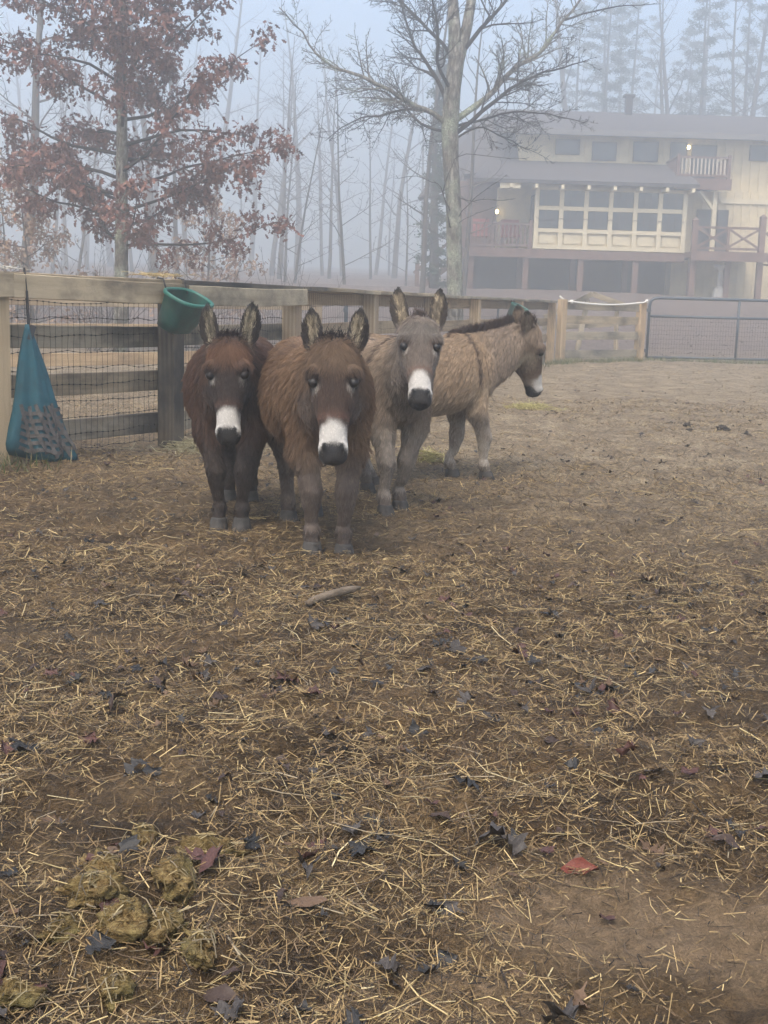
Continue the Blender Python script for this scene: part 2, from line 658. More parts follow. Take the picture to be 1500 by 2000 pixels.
mb.tube(rp, 0.016, 6)
for q in (rp[2], rp[-1]):
    mb.quadbox(q, (0.05, 0.05, 0.07))
rope = mb.build('rope', plain_mat('white_rope', (0.66, 0.64, 0.58), 0.8, 0.15, 50), None, True)
tag(rope, 'white rope strung along the top of the short wooden panel', 'rope')

# tubular gates
M_TUBE = plain_mat('blue_grey_enamel', (0.05, 0.065, 0.08), 0.45, 0.2, 14, 0.5)


def tube_gate(name, a, b, h, label, wire=True, second=0.71):
    a, b = Vector(a), Vector(b)
    O = a.copy()
    g = empty(name, O)
    tag(g, label, 'gate')
    d = (b - a).normalized()
    L = (b - a).length
    U = Vector((0, 0, 1))

    def pt(s_, z_):
        return d * s_ + U * z_
    r = 0.029
    path = [pt(0, 0.06), pt(0, h - 0.16), pt(0.02, h - 0.07), pt(0.07, h - 0.02), pt(0.16, h), pt(L - 0.16, h), pt(L - 0.07, h - 0.02), pt(L - 0.02, h - 0.07), pt(L, h - 0.16), pt(L, 0.06)]
    m = MB(); m.tube(path, r, 8); m.build('frame', M_TUBE, g, True)
    for z_ in (h * second, 0.07):
        m = MB(); m.tube([pt(0.0, z_), pt(L, z_)], r * 0.92, 8); m.build('rail', M_TUBE, g, True)
    for s_ in (L * 0.48, ):
        m = MB(); m.tube([pt(s_, 0.07), pt(s_, h)], r * 0.9, 8); m.build('upright', M_TUBE, g, True)
    for z_ in (0.2, h - 0.25):
        m = MB(); m.quadbox(pt(-0.03, z_), (0.06, 0.05, 0.07)); m.build('hinge', M_TUBE, g)
    if wire:
        m = MB()
        for k in range(1, int(L / 0.055)):
            m.tube([pt(k * 0.055, 0.08), pt(k * 0.055, h * second)], 0.0022, 3, False)
        for k in range(1, 9):
            z_ = 0.07 + (h * second - 0.07) * k / 9
            m.tube([pt(0, z_), pt(L, z_)], 0.0022, 3, False)
        m.build('wire_panel', M_WIRE, g)
    return g


tube_gate('metal_gate', (5.2, 25.0, gz(5.2, 25)), (9.0, 25.25, gz(9, 25.2)), 1.25, 'blue-grey tubular metal gate with wire infill beside the wooden panel')
gp = post('gate_post', 9.12, 25.26, 0.15, 0.15, 1.35, M_PINE, None, 0)
tag(gp, 'pine gate post past the far end of the metal gate', 'post')
tube_gate('metal_gate', (-0.62, 17.6, 0), (2.6, 30.0, gz(2.6, 30)), 1.15, 'grey tubular gate half hidden behind the netting of the board fence', False, 0.55)

# second paddock fence further back, seen through the netting
back = empty('rail_fence', (-4.4, 12.6, 0))
tag(back, 'pale rail fence in the next paddock seen through the wire netting', 'fence')
BP = [(-6.6, 11.2), (-4.4, 12.6), (-2.6, 14.6), (-1.0, 17.0)]
BO = Vector((-4.4, 12.6, 0))
for i, (x_, y_) in enumerate(BP):
    post('post', x_ + 4.4, y_ - 12.6, 0.12, 0.1, 1.12, M_PINE, back, 0.8, (0, 0), -0.2, True)
for i in range(3):
    a, b = Vector((*BP[i], 0)), Vector((*BP[i + 1], 0))
    for zc in (0.95, 0.62, 0.3):
        board('rail', a - BO + Vector((0, 0, zc)), b - BO + Vector((0, 0, zc)), 0.03, 0.14, M_PINE, back)

# lumber frame lying in the yard behind the panel
lum = empty('timber_frame', (4.6, 29.0, gz(4.6, 29.0)))
tag(lum, 'low pile of grey timbers in the yard behind the wooden panel', 'timber pile')
for (a, b) in (((-1.0, 0, 0.75), (0.1, 0.1, 1.32)), ((0.1, 0.1, 1.32), (1.1, 0, 1.0)), ((-1.0, .3, 0.5), (1.2, .3, 0.7)), ((-0.6, -.1, 0.0), (-0.55, 0, .98)), ((0.7, 0, 0), (0.68, 0.05, 1.1)), ((-.2, 0, 0), (0, .1, 1.2))):
    board('timber', a, b, 0.05, 0.12, M_GREYWOOD, lum)

# ------------------------------------------------------------------ house
M_SIDING = plain_mat('cream_siding', (0.56, 0.47, 0.3), 0.75, 0.16, 3)
M_TRIM = plain_mat('cream_trim', (0.6, 0.52, 0.35), 0.7, 0.08, 3)
M_BROWN = plain_mat('red_brown_stain', (0.15, 0.09, 0.07), 0.7, 0.25, 4)
M_FASC = plain_mat('grey_fascia', (0.16, 0.15, 0.145), 0.7, 0.15, 3)
M_BALUS = plain_mat('faded_baluster', (0.4, 0.34, 0.26), 0.7, 0.15, 3)
t = NT('shingle_roof')
br = t.node('ShaderNodeTexBrick')
br.inputs['Scale'].default_value = 5.0
br.inputs['Color1'].default_value = (0.085, 0.075, 0.075, 1)
br.inputs['Color2'].default_value = (0.12, 0.105, 0.1, 1)
br.inputs['Mortar'].default_value = (0.045, 0.042, 0.042, 1)
br.inputs['Mortar Size'].default_value = 0.02
t.lk(t.coord('Object', (1, 1.4, 1)), br.inputs['Vector'])
M_SHING = t.fin(br.outputs['Color'], 0.85, 0.2)
t = NT('window_glass')
t.b.inputs['Base Color'].default_value = (0.035, 0.045, 0.055, 1)
t.b.inputs['Roughness'].default_value = 0.06
t.b.inputs['Specular IOR Level'].default_value = 0.6
M_GLASS = t.m
M_DARKFRAME = plain_mat('dark_window_frame', (0.05, 0.04, 0.04), 0.6, 0.2, 8)
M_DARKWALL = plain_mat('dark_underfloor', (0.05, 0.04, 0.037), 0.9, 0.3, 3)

HO = Vector((7.0, 42.0, 1.5))
HS = 1.28                                    # the house was measured at 41 m and stands 11 m further back


def back_to(v):
    v = Vector(v)
    return (v.x * HS, v.y * HS, 1.03 + (v.z - 1.03) * HS)


house = empty('house', back_to(HO))
house.scale = (HS, HS, HS)
tag(house, 'two-storey cream house with glazed sunroom and brown decks in the fog', 'house')


def hbox(name, x0, x1, y0, y1, z0, z1, mat, parent=None):
    m = MB()
    m.quadbox(((x0 + x1) / 2 - HO.x, (y0 + y1) / 2 - HO.y, (z0 + z1) / 2 - HO.z), (x1 - x0, y1 - y0, z1 - z0))
    return m.build(name, mat, parent or house)


def hbars(name, segs, mat, parent=None):
    """joined bars: (a, b, w, h)"""
    m = MB()
    for a, b, w, h in segs:
        m.bar(Vector(a) - HO, Vector(b) - HO, w, h)
    return m.build(name, mat, parent or house)


def hslab(name, pts, th, mat, parent=None):
    """roof slab from four corner points (top face), th thick"""
    m = MB()
    T = [Vector(p) - HO for p in pts]
    nrm = (T[1] - T[0]).cross(T[3] - T[0]).normalized()
    if nrm.z < 0:
        nrm = -nrm
    B = [p - nrm * th for p in T]
    b0 = len(m.v)
    m.v.extend(T + B)
    m.f.extend([(0, 1, 2, 3), (7, 6, 5, 4)] + [(i, 4 + i, 4 + (i + 1) % 4, (i + 1) % 4) for i in range(4)])
    return m.build(name, mat, parent or house)


def hwin(x0, x1, z0, z1, y, cols=1, rows=1, frame=M_DARKFRAME, fw=0.05, proud=0.05, parent=None, recess=0.0):
    """a window on a wall facing -y: frame bars, mullions, one pane"""
    w = hbox('window', x0 - fw, x1 + fw, y - proud, y + 0.02, z0 - fw, z1 + fw, frame, parent)
    m = MB()
    m.quadbox(((x0 + x1) / 2 - HO.x, y - proud - 0.004 - HO.y, (z0 + z1) / 2 - HO.z), (x1 - x0, 0.012, z1 - z0))
    pane = m.build('pane', M_GLASS, w)
    if cols > 1 or rows > 1:
        m = MB()
        for c in range(1, cols):
            xx = x0 + (x1 - x0) * c / cols
            m.quadbox((xx - HO.x, y - proud - 0.016 - HO.y, (z0 + z1) / 2 - HO.z), (0.022, 0.018, z1 - z0))
        for r_ in range(1, rows):
            zz = z0 + (z1 - z0) * r_ / rows
            m.quadbox(((x0 + x1) / 2 - HO.x, y - proud - 0.0165 - HO.y, zz - HO.z), (x1 - x0, 0.0165, 0.022))
        m.build('glazing_bar', frame, w)
    return w


# main body and upper storey (front wall at y 43.5)
hbox('wall', 4.25, 20.0, 43.5, 51.0, 2.9, 6.92, M_SIDING)
m = MB()
xx = 4.4
while xx < 19.9:
    m.quadbox((xx - HO.x, 43.485 - HO.y, 4.9 - HO.z), (0.035, 0.03, 3.9))
    xx += 0.3
m.build('batten', M_SIDING, house)
hbox('wall', 9.5, 20.0, 42.6, 43.46, 1.45, 5.0, M_SIDING)          # right wing, below and beyond the balcony
m = MB()
xx = 9.6
while xx < 19.9:
    m.quadbox((xx - HO.x, 42.585 - HO.y, 3.3 - HO.z), (0.035, 0.03, 3.4))
    xx += 0.27
m.build('batten', M_SIDING, house)
hbox('band_board', 11.0, 20.0, 42.54, 42.568, 4.62, 4.78, M_TRIM)
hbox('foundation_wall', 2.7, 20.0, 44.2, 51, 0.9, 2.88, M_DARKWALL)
# upper roof, ridge along x
hslab('upper_roof', [(3.5, 42.75, 6.9), (20.6, 42.75, 6.9), (20.6, 47.2, 8.15), (3.5, 47.2, 8.15)], 0.2, M_SHING)
hslab('upper_roof', [(3.5, 51.7, 6.9), (20.6, 51.7, 6.9), (20.6, 47.22, 8.15), (3.5, 47.22, 8.15)], 0.2, M_SHING)
hbox('fascia', 3.5, 20.6, 42.69, 42.74, 6.72, 6.9, M_FASC)
m = MB()
m.poly([Vector((4.245, 43.49, 6.9)) - HO, Vector((4.245, 51, 6.9)) - HO, Vector((4.245, 47.2, 7.92)) - HO])
m.build('gable_wall', M_SIDING, house)
ch = hbox('flue_pipe', 8.35, 8.6, 46.6, 46.85, 7.6, 8.62, M_DARKFRAME)
hbox('flue_cap', 8.28, 8.67, 46.53, 46.92, 8.62, 8.7, M_DARKFRAME, ch)
# upper windows
k_ = 43.5 / 41
for (x0, x1, z0, z1, c) in ((5.21, 5.89, 5.91, 6.29, 1), (6.39, 7.08, 5.75, 6.24, 1), (7.71, 8.42, 5.76, 6.28, 2), (8.9, 9.35, 5.5, 6.3, 1), (11.45, 12.4, 5.89, 6.28, 2)):
    hwin(x0 * k_, x1 * k_, 1.03 + (z0 - 1.03) * k_, 1.03 + (z1 - 1.03) * k_, 43.47, c, 1)
dr_ = hwin(9.6 * k_, 10.3 * k_, 5.35, 6.55, 43.47, 2, 1)
# left wing with a steep dark roof
hbox('left_wing_wall', 2.55, 4.24, 44.3, 50.8, 2.9, 5.4, M_BROWN)
hslab('left_roof', [(2.35, 42.9, 5.35), (4.24, 42.9, 5.62), (4.24, 46.8, 8.0), (3.3, 46.8, 7.9)], 0.18, M_SHING)
hslab('left_roof', [(0.9, 47.5, 4.9), (3.28, 43.6, 5.6), (3.28, 46.8, 7.9), (2.6, 50.0, 7.6)], 0.15, M_SHING)
# lower roof over sunroom and porch
hslab('lower_roof', [(2.5, 40.35, 5.0), (9.75, 40.35, 5.0), (9.75, 43.48, 5.92), (3.2, 43.48, 5.92)], 0.12, M_SHING)
for k in range(8):
    x_ = 3.45 + k * 0.0 + (9.55 - 4.55) * (k - 1) / 6 + 1.1 if k else 3.75
    hbox('rafter_tail', x_ - 0.05, x_ + 0.05, 40.3, 41.2, 4.74, 4.86, M_TRIM)
hbox('fascia_box', 3.4, 4.05, 40.45, 40.62, 4.72, 4.88, M_TRIM)
# sunroom
sr = hbox('sunroom', 4.72, 9.4, 41.05, 43.45, 2.9, 4.72, M_SIDING)
bays = [4.66 + i * (9.46 - 4.66) / 6 for i in range(7)]
for i, x_ in enumerate(bays):
    hbox('sunroom_post', x_ - 0.07, x_ + 0.07, 40.95, 41.046, 2.88, 4.86, M_TRIM)
for z_, hh in ((4.8, 0.1), (4.18, 0.13), (3.47, 0.12), (2.94, 0.12)):
    hbox('sunroom_rail', 4.735, 9.385, 40.965, 41.044, z_ - hh / 2, z_ + hh / 2, M_TRIM)
for i in range(6):
    x0, x1 = bays[i] + 0.09, bays[i + 1] - 0.09
    hwin(x0, x1, 4.27, 4.73, 41.046, 3, 2, M_DARKFRAME, 0.02, 0.03)
    hwin(x0, x1, 3.56, 4.09, 41.046, 3, 2, M_DARKFRAME, 0.02, 0.03)
    hbox('sunroom_panel', x0 + 0.04, x1 - 0.04, 41.02, 41.046, 3.06, 3.34, M_TRIM)
for y0_ in (41.3, 42.35):
    m = MB(); m.quadbox((4.705 - HO.x, y0_ + 0.45 - HO.y, 4.1 - HO.z), (0.02, 0.85, 1.2)); w_ = m.build('window', M_DARKFRAME, house)
    m = MB(); m.quadbox((4.692 - HO.x, y0_ + 0.45 - HO.y, 4.1 - HO.z), (0.01, 0.75, 1.1)); m.build('pane', M_GLASS, w_)
# string of small lamps along the sunroom
m = MB()
for i in range(6):
    m.tube([Vector((bays[i] + (bays[i + 1] - bays[i]) * q / 6, 40.93, 3.86 - 0.1 * math.sin(PI * q / 6))) - HO for q in range(7)], 0.012, 4)
m.build('cable', M_DARKFRAME, house)
# porch wall on the left, lamp on it
hbox('porch_wall', 3.55, 4.66, 42.9, 43.4, 2.9, 4.95, M_SIDING)
hbox('porch_wall', 1.9, 3.54, 43.6, 44.2, 2.9, 5.2, M_BROWN)
# decks
hbox('deck', 2.45, 11.95, 41.06, 43.4, 2.72, 2.86, M_BROWN)
hbox('deck_fascia', 2.45, 9.55, 40.98, 41.056, 2.58, 2.862, M_BROWN)
hbox('deck', 9.56, 11.95, 40.2, 41.04, 2.72, 2.9, M_BROWN)
hbox('deck_fascia', 9.56, 11.95, 40.12, 40.197, 2.62, 2.92, M_BROWN)
for x_, y_ in ((2.6, 41.0), (4.4, 41.0), (6.2, 41.0), (8.0, 41.0), (9.8, 40.9), (11.85, 40.25), (9.7, 40.3), (4.4, 42.8), (6.2, 42.8), (8.0, 42.8), (10.9, 40.6)):
    hbox('deck_post', x_ - 0.09, x_ + 0.09, y_ + 0.06, y_ + 0.24, 1.1, 2.7, M_BROWN)
m = MB()
m.loft([[(10.75 + r_ * math.cos(a) - HO.x, 40.9 + r_ * math.sin(a) - HO.y, z_ - HO.z) for a in [2 * PI * k / 12 for k in range(12)]] for z_, r_ in ((1.3, .26), (1.75, .2), (1.85, .09), (2.35, .1), (2.45, .24), (2.52, .25))])
col_ = m.build('stone_urn', plain_mat('pale_stone', (0.42, 0.4, 0.37), 0.8), None)
col_.location = back_to(HO)
col_.scale = (HS, HS, HS)
tag(col_, 'pale stone pedestal standing under the house deck', 'pedestal')


def railing(x0, x1, y, z0, z1, style, n, parent=None):
    hbox('rail', x0, x1, y - 0.03, y + 0.03, z1 - 0.07, z1, M_BROWN, parent)
    hbox('rail', x0, x1, y - 0.025, y + 0.025, z0 + 0.06, z0 + 0.13, M_BROWN, parent)
    if style == 'x':
        for i in range(n):
            a, b = x0 + (x1 - x0) * i / n, x0 + (x1 - x0) * (i + 1) / n
            hbars('cross_brace', [((a, y + 0.003, z0 + 0.13), (b, y + 0.003, z1 - 0.07), 0.03, 0.07), ((a, y - 0.033, z1 - 0.07), (b, y - 0.033, z0 + 0.13), 0.03, 0.07)], M_BROWN, parent)
            if i:
                hbox('rail_post', a - 0.04, a + 0.04, y - 0.05, y + 0.05, z0, z1 - 0.075, M_BROWN, parent)
    else:
        for i in range(1, n):
            a = x0 + (x1 - x0) * i / n
            hbox('baluster', a - 0.025, a + 0.025, y - 0.02, y + 0.02, z0 + 0.131, z1 - 0.071, M_BALUS if style == 'pale' else M_BROWN, parent)


railing(9.75, 11.7, 40.22, 2.92, 3.7, 'x', 2)
for x_, h_ in ((9.65, 3.85), (10.0, 4.0), (11.8, 4.0)):
    if x_ != 10.0:
        pz = hbox('deck_rail_post', x_ - 0.09, x_ + 0.09, 40.14, 40.32, 2.925, h_, M_BROWN)
        m = MB(); m.loft([[(x_ - HO.x + sx * r_, 40.23 - HO.y + sy * r_, z_ - HO.z) for sx, sy in ((-1, -1), (1, -1), (1, 1), (-1, 1))] for z_, r_ in ((h_ + 0.002, .1), (h_ + 0.03, .1), (h_ + 0.12, .01))])
        m.build('post_cap', M_BROWN, pz)
railing(2.6, 4.45, 41.05, 2.87, 3.68, 'brown', 14)
for x_ in (2.55, 4.5):
    hbox('deck_rail_post', x_ - 0.06, x_ + 0.06, 41.0, 41.12, 2.87, 3.78, M_BROWN)
hbox('rail', 2.5, 2.56, 41.13, 43.5, 3.6, 3.68, M_BROWN)
# balcony
bal = hbox('balcony_floor', 9.25, 11.0, 41.6, 43.45, 5.08, 5.26, M_BROWN)
hbox('balcony_fascia', 9.2, 11.05, 41.5, 41.59, 4.95, 5.3, M_BROWN)
railing(9.3, 10.95, 41.66, 5.32, 6.02, 'pale', 13)
for x_ in (9.3, 10.97):
    hbox('balcony_post', x_ - 0.05, x_ + 0.05, 41.62, 41.72, 5.27, 6.08, M_BROWN)
    hbox('rail', x_ - 0.03, x_ + 0.03, 41.73, 43.4, 5.95, 6.02, M_BROWN)
    for k in range(9):
        hbox('baluster', x_ - 0.02, x_ + 0.02, 41.85 + k * 0.18, 41.89 + k * 0.18, 5.28, 5.945, M_BROWN)
hbox('balcony_support', 10.55, 10.68, 41.75, 41.88, 2.87, 4.94, M_TRIM)
hbars('balcony_brace', [((10.58, 41.81, 4.35), (10.12, 41.81, 4.93), 0.08, 0.09)], M_TRIM)
hwin(10.28, 10.75, 2.95, 4.35, 42.58, 1, 1)
hwin(10.98, 11.25, 2.95, 4.35, 42.58, 1, 1)
# steps at the right end
for k in range(7):
    hbox('step', 12.0 + k * 0.22, 12.26 + k * 0.22, 40.3, 41.3, 2.72 - k * 0.17, 2.77 - k * 0.17, M_BROWN)
hbars('stair_rail', [((11.95, 40.3, 3.55), (13.5, 40.3, 2.3), 0.06, 0.09), ((11.95, 40.3, 2.85), (13.5, 40.3, 1.6), 0.06, 0.2)], M_BROWN)
for k in range(7):
    hbox('step', 1.0 + k * 0.2, 1.22 + k * 0.2, 42.0, 43.0, 1.75 + k * 0.16, 1.8 + k * 0.16, M_BROWN)
hbars('stair_rail', [((0.75, 41.98, 2.0), (2.5, 41.98, 3.6), 0.06, 0.09), ((0.95, 41.98, 1.5), (2.5, 41.98, 2.75), 0.06, 0.2)], M_BROWN)
hbox('stair_post', 0.8, 0.94, 41.9, 42.04, 1.1, 2.35, M_BROWN)
# lamps
t = NT('lamp_glow')
t.b.inputs['Base Color'].default_value = (1, 0.9, 0.6, 1)
t.b.inputs['Emission Color'].default_value = (1, 0.78, 0.36, 1)
t.b.inputs['Emission Strength'].default_value = 7.0
M_GLOW = t.m
for (x_, y_, z_, nm) in ((9.98, 43.36, 6.5, 'lit wall lamp by the upper balcony door'), (3.52, 42.78, 4.14, 'lit wall lamp by the left porch')):
    lt = empty('wall_lamp', back_to((x_, y_, z_)))
    lt.scale = (HS, HS, HS)
    tag(lt, nm, 'lamp')
    m = MB(); m.quadbox((0, 0.06, 0), (0.1, 0.05, 0.16)); m.build('bracket', M_DARKFRAME, lt)
    m = MB()
    m.loft([[(r_ * math.cos(2 * PI * k / 10), r_ * math.sin(2 * PI * k / 10) - 0.045, zz) for k in range(10)] for zz, r_ in ((-.07, .02), (-.045, .045), (0, .055), (.045, .045), (.07, .02))])
    m.build('globe', M_GLOW, lt, True)
# red porch chairs on the left deck
M_RED = plain_mat('faded_red_cushion', (0.33, 0.1, 0.09), 0.85, 0.25, 9)
for i, x_ in enumerate((2.95, 3.95)):
    c_ = empty('porch_chair', back_to((x_, 42.2, 2.865)))
    c_.scale = (HS, HS, HS)
    tag(c_, ('red porch chair on the left deck near the brown wall', 'red porch chair on the left deck next to the sunroom')[i], 'chair', 'red porch chairs')
    for sx in (-.25, .25):
        for sy in (-.22, .22):
            m = MB(); m.quadbox((sx, sy, .2), (.05, .05, .4)); m.build('leg', M_BROWN, c_)
    m = MB(); m.quadbox((0, 0, .45), (.6, .55, .1)); m.build('seat', M_RED, c_)
    m = MB(); m.bar((0, .24, .5), (0, .34, 1.0), .6, .09, (0, 1, 0)); m.build('backrest', M_RED, c_)

# ================================================================== TREES
t = NT('grey_bark')
P = t.coord('Object', (1, 1, 0.35))
n1 = t.noise(16, 6, 0.65, P, 0.6)
n2 = t.noise(1.7, 5, 0.6, t.coord('Object'))
c_ = t.ramp(n1, [(0.32, (0.025, 0.021, 0.017)), (0.5, (0.12, 0.105, 0.085)), (0.68, (0.36, 0.335, 0.29))])
lich = t.ramp(n2, [(0.48, 0.0), (0.62, 1.0)])
n5 = t.noise(30, 4, 0.7, t.coord('Object'))
lcol = t.ramp(n5, [(0.38, (0.06, 0.06, 0.045)), (0.55, (0.3, 0.34, 0.24)), (0.7, (0.62, 0.62, 0.54))])
c_ = t.mix(t.math('MULTIPLY', lich, 0.8), c_, lcol)
t.bump(n1, 0.7, 0.03)
M_BARK = t.fin(c_, 0.9, 0.15)
M_TWIG = plain_mat('dark_twig', (0.035, 0.029, 0.024), 0.9, 0.3, 5, 0.15, 0, 0)
M_FARBARK = plain_mat('far_bark', (0.085, 0.072, 0.062), 0.9, 0.35, 2.5, 0.15, 0, 0)


def wander(p, d, L, r0, r1, n, rng, bend=0.25, lift=0.0):
    """a crooked tapering path: points, radii, end direction"""
    pts, rs = [p.copy()], [r0]
    d = d.normalized()
    for i in range(n):
        d = (d + Vector((rng.gauss(0, bend), rng.gauss(0, bend), rng.gauss(0, bend) + lift)) * 0.5).normalized()
        p = p + d * (L / n)
        pts.append(p.copy())
        s_ = (i + 1) / n
        rs.append(r0 + (r1 - r0) * s_)
    return pts, rs, d


def side_dir(d, rng, ang):
    """direction turned ang away from d in a random plane"""
    o = d.orthogonal().normalized()
    o.rotate(Quaternion(d, rng.uniform(0, 2 * PI)))
    return (d * math.cos(ang) + o * math.sin(ang)).normalized()


def sub_branches(mb, pts, rs, level, rng, L, dens, ends=None, minr=0.0022, lift=0.08, flat=1.0, maxlevel=3):
    """recursively add side branches along a path"""
    n = len(pts) - 1
    total = sum((pts[i + 1] - pts[i]).length for i in range(n))
    cnt = max(2, int(total * dens))
    for c in range(cnt):
        s_ = 0.18 + 0.8 * (c + rng.random()) / cnt
        f_ = s_ * n
        i = min(int(f_), n - 1)
        p = pts[i].lerp(pts[i + 1], f_ - i)
        r = (rs[i] + (rs[i + 1] - rs[i]) * (f_ - i)) * rng.uniform(0.4, 0.62)
        d = (pts[i + 1] - pts[i]).normalized()
        nd = side_dir(d, rng, rng.uniform(0.55, 1.15))
        nd.z = nd.z * flat + lift
        nd.normalize()
        l_ = L * rng.uniform(0.45, 1.0) * (1.15 - 0.75 * s_)
        r = max(r, minr)
        segs = 5 if level < 2 else 4
        q, qr, _ = wander(p, nd, l_, r, max(minr * 0.7, r * 0.25), segs, rng, 0.26, lift * 0.6)
        mb.tube(q, qr, 5 if r > 0.02 else 3, False)
        if ends is not None:
            ends.append((q, level))
        if level < maxlevel:
            sub_branches(mb, q, qr, level + 1, rng, l_ * 0.5, dens * 1.5, ends, minr, lift, flat, maxlevel)


# ---- the bare maple in front of the house; limbs measured at its own distance (27 m)
MY = 27.0
MC = Vector((1.3, MY, 0))


def mp(x, y, dy=0.0):
    """limb points measured in metres at the tree: photo columns/rows at 89 px per metre"""
    X = ((x - 750) + 0.03 * (y - 1000)) / 2400 * (MY + dy) * 1.0
    Z = 1.03 + (589 - (y - 0.03 * (x - 750))) / 2400 * (MY + dy) * 1.005
    return Vector((X - MC.x, dy, Z))


maple = empty('bare_tree', MC)
tag(maple, 'tall bare tree with lichen-covered trunk in front of the house', 'tree')
rng = random.Random(3)
tr = MB()
tp = [mp(889, 790), mp(888, 640), mp(886, 570), mp(884, 480), mp(882, 400), mp(876, 330), mp(874, 270), mp(877, 215), mp(883, 150), mp(881, 90), mp(876, 30, .1), mp(872, -60, .2), mp(868, -200, .2), mp(850, -420, .3)]
tr.tube([tp[0] - Vector((0, 0, .2))] + tp, [.225, .2, .18, .17, .166, .165, .17, .182, .18, .147, .128, .11, .09, .06, .025], 14)
for leadp, lr in (([mp(880, 215), mp(888, 150, .03), mp(904, 90, .1), mp(914, 30, .2), mp(924, -60, .3), mp(935, -200, .4), mp(960, -420, .4)], [.134, .136, .116, .098, .08, .055, .025]),):
    tr.tube(leadp, lr, 10)
tr.build('trunk', M_BARK, maple, True)
LIMBS = [
    ([(874, 272, 0), (842, 243, -.1), (795, 222, -.3), (745, 192, -.5), (692, 172, -.6), (640, 150, -.7), (600, 100, -.8), (556, 55, -.9)], .075, .55, 8),
    ([(842, 243, -.1), (800, 236, -.4), (740, 246, -.7), (690, 258, -.9), (640, 292, -1.0)], .04, .5, 7),
    ([(876, 240, 0), (848, 180, .2), (818, 140, .5), (795, 95, .7), (780, 40, .8), (772, -20, .9)], .06, .6, 7),
    ([(876, 140, 0), (845, 105, .4), (800, 62, .9), (745, 5, 1.3), (700, -60, 1.6)], .055, .6, 7),
    ([(882, 256, 0), (940, 216, .2), (985, 172, .4), (1040, 132, .5), (1082, 80, .6), (1128, 22, .7), (1160, -40, .8)], .085, .6, 8),
    ([(882, 282, 0), (935, 240, -.3), (985, 200, -.6), (1030, 178, -.8), (1085, 160, -1), (1130, 150, -1.2)], .06, .5, 8),
    ([(882, 290, 0), (925, 268, .3), (965, 282, .6), (1005, 300, .8), (1048, 320, 1.0)], .028, .4, 9),
    ([(1085, 78, .6), (1140, 62, .7), (1200, 52, .7), (1262, 50, .7)], .028, .28, 6),
    ([(896, 135, .05), (950, 70, -.3), (1000, 20, -.5), (1050, -50, -.6)], .06, .6, 7),
    ([(874, 200, 0), (850, 150, -.7), (850, 90, -1.1), (835, 20, -1.4), (830, -50, -1.5)], .05, .55, 7),
    ([(875, 275, 0), (820, 262, .6), (770, 215, 1.2), (720, 200, 1.6), (650, 215, 1.9)], .04, .55, 8),
    ([(882, 268, 0), (950, 250, .8), (1010, 240, 1.4), (1080, 250, 1.8), (1130, 262, 2)], .04, .5, 8),
    ([(884, 395, 0), (920, 402, -.1), (960, 400, -.2), (1000, 398, -.3)], .012, .2, 5),
    ([(874, 450, -.15), (866, 400, -.25), (852, 370, -.3), (810, 358, -.4), (770, 360, -.4)], .014, .22, 4),
    ([(876, 420, -.15), (862, 385, -.2), (880, 335, -.3), (905, 318, -.35), (990, 325, -.4), (1025, 322, -.4)], .014, .22, 4),
    ([(890, 430, -.2), (925, 395, -.3), (960, 370, -.4), (985, 355, -.4)], .01, .15, 3),
    ([(893, 440, -.2), (930, 425, -.3), (968, 410, -.4)], .008, .1, 3),
]
for lp, r0, L_, dens in LIMBS:
    mb = MB()
    ctrl = [mp(*q) for q in lp]
    pts, rs = [], []
    for i in range(len(ctrl) - 1):
        for k in range(3):
            f_ = k / 3
            a0, a1, a2, a3 = ctrl[max(i - 1, 0)], ctrl[i], ctrl[i + 1], ctrl[min(i + 2, len(ctrl) - 1)]
            v_ = 0.5 * ((2 * a1) + (a2 - a0) * f_ + (2 * a0 - 5 * a1 + 4 * a2 - a3) * f_ ** 2 + (3 * a1 - a0 - 3 * a2 + a3) * f_ ** 3)
            pts.append(v_ + Vector((rng.gauss(0, .012), rng.gauss(0, .012), rng.gauss(0, .012))))
    pts.append(ctrl[-1])
    rs = [.8 * r0 * (1 - 0.88 * i / (len(pts) - 1)) + 0.002 for i in range(len(pts))]
    mb.tube(pts, rs, 8)
    if L_ > 0.3:
        sub_branches(mb, pts, rs, 1, rng, L_ * 2.6, dens * .9, None, 0.0054, 0.1, 0.8, 3)
    else:
        sub_branches(mb, pts, rs, 2, rng, L_ * 1.2, dens * 1.0, None, 0.006, 0.1, 0.8, 2)
    mb.build('limb', M_BARK if r0 > .07 else M_TWIG, maple, True)


# ---- leaf shapes
def leaf_outline(kind, rng):
    """half outline (s along, w across) of a lobed dead leaf of unit length"""
    if kind == 'oak':
        return [(0, .015), (.16, .04), (.26, .2), (.36, .07), (.5, .32), (.6, .1), (.74, .3), (.82, .1), (1.0, .0)]
    if kind == 'maple':
        return [(0, .012), (.18, .02), (.2, .2), (.14, .42), (.3, .36), (.42, .5), (.48, .3), (.5, .16), (.62, .24), (.78, .2), (.8, .1), (1.0, 0)]
    return [(0, .015), (.15, .14), (.35, .25), (.55, .26), (.75, .18), (.9, .07), (1, 0)]


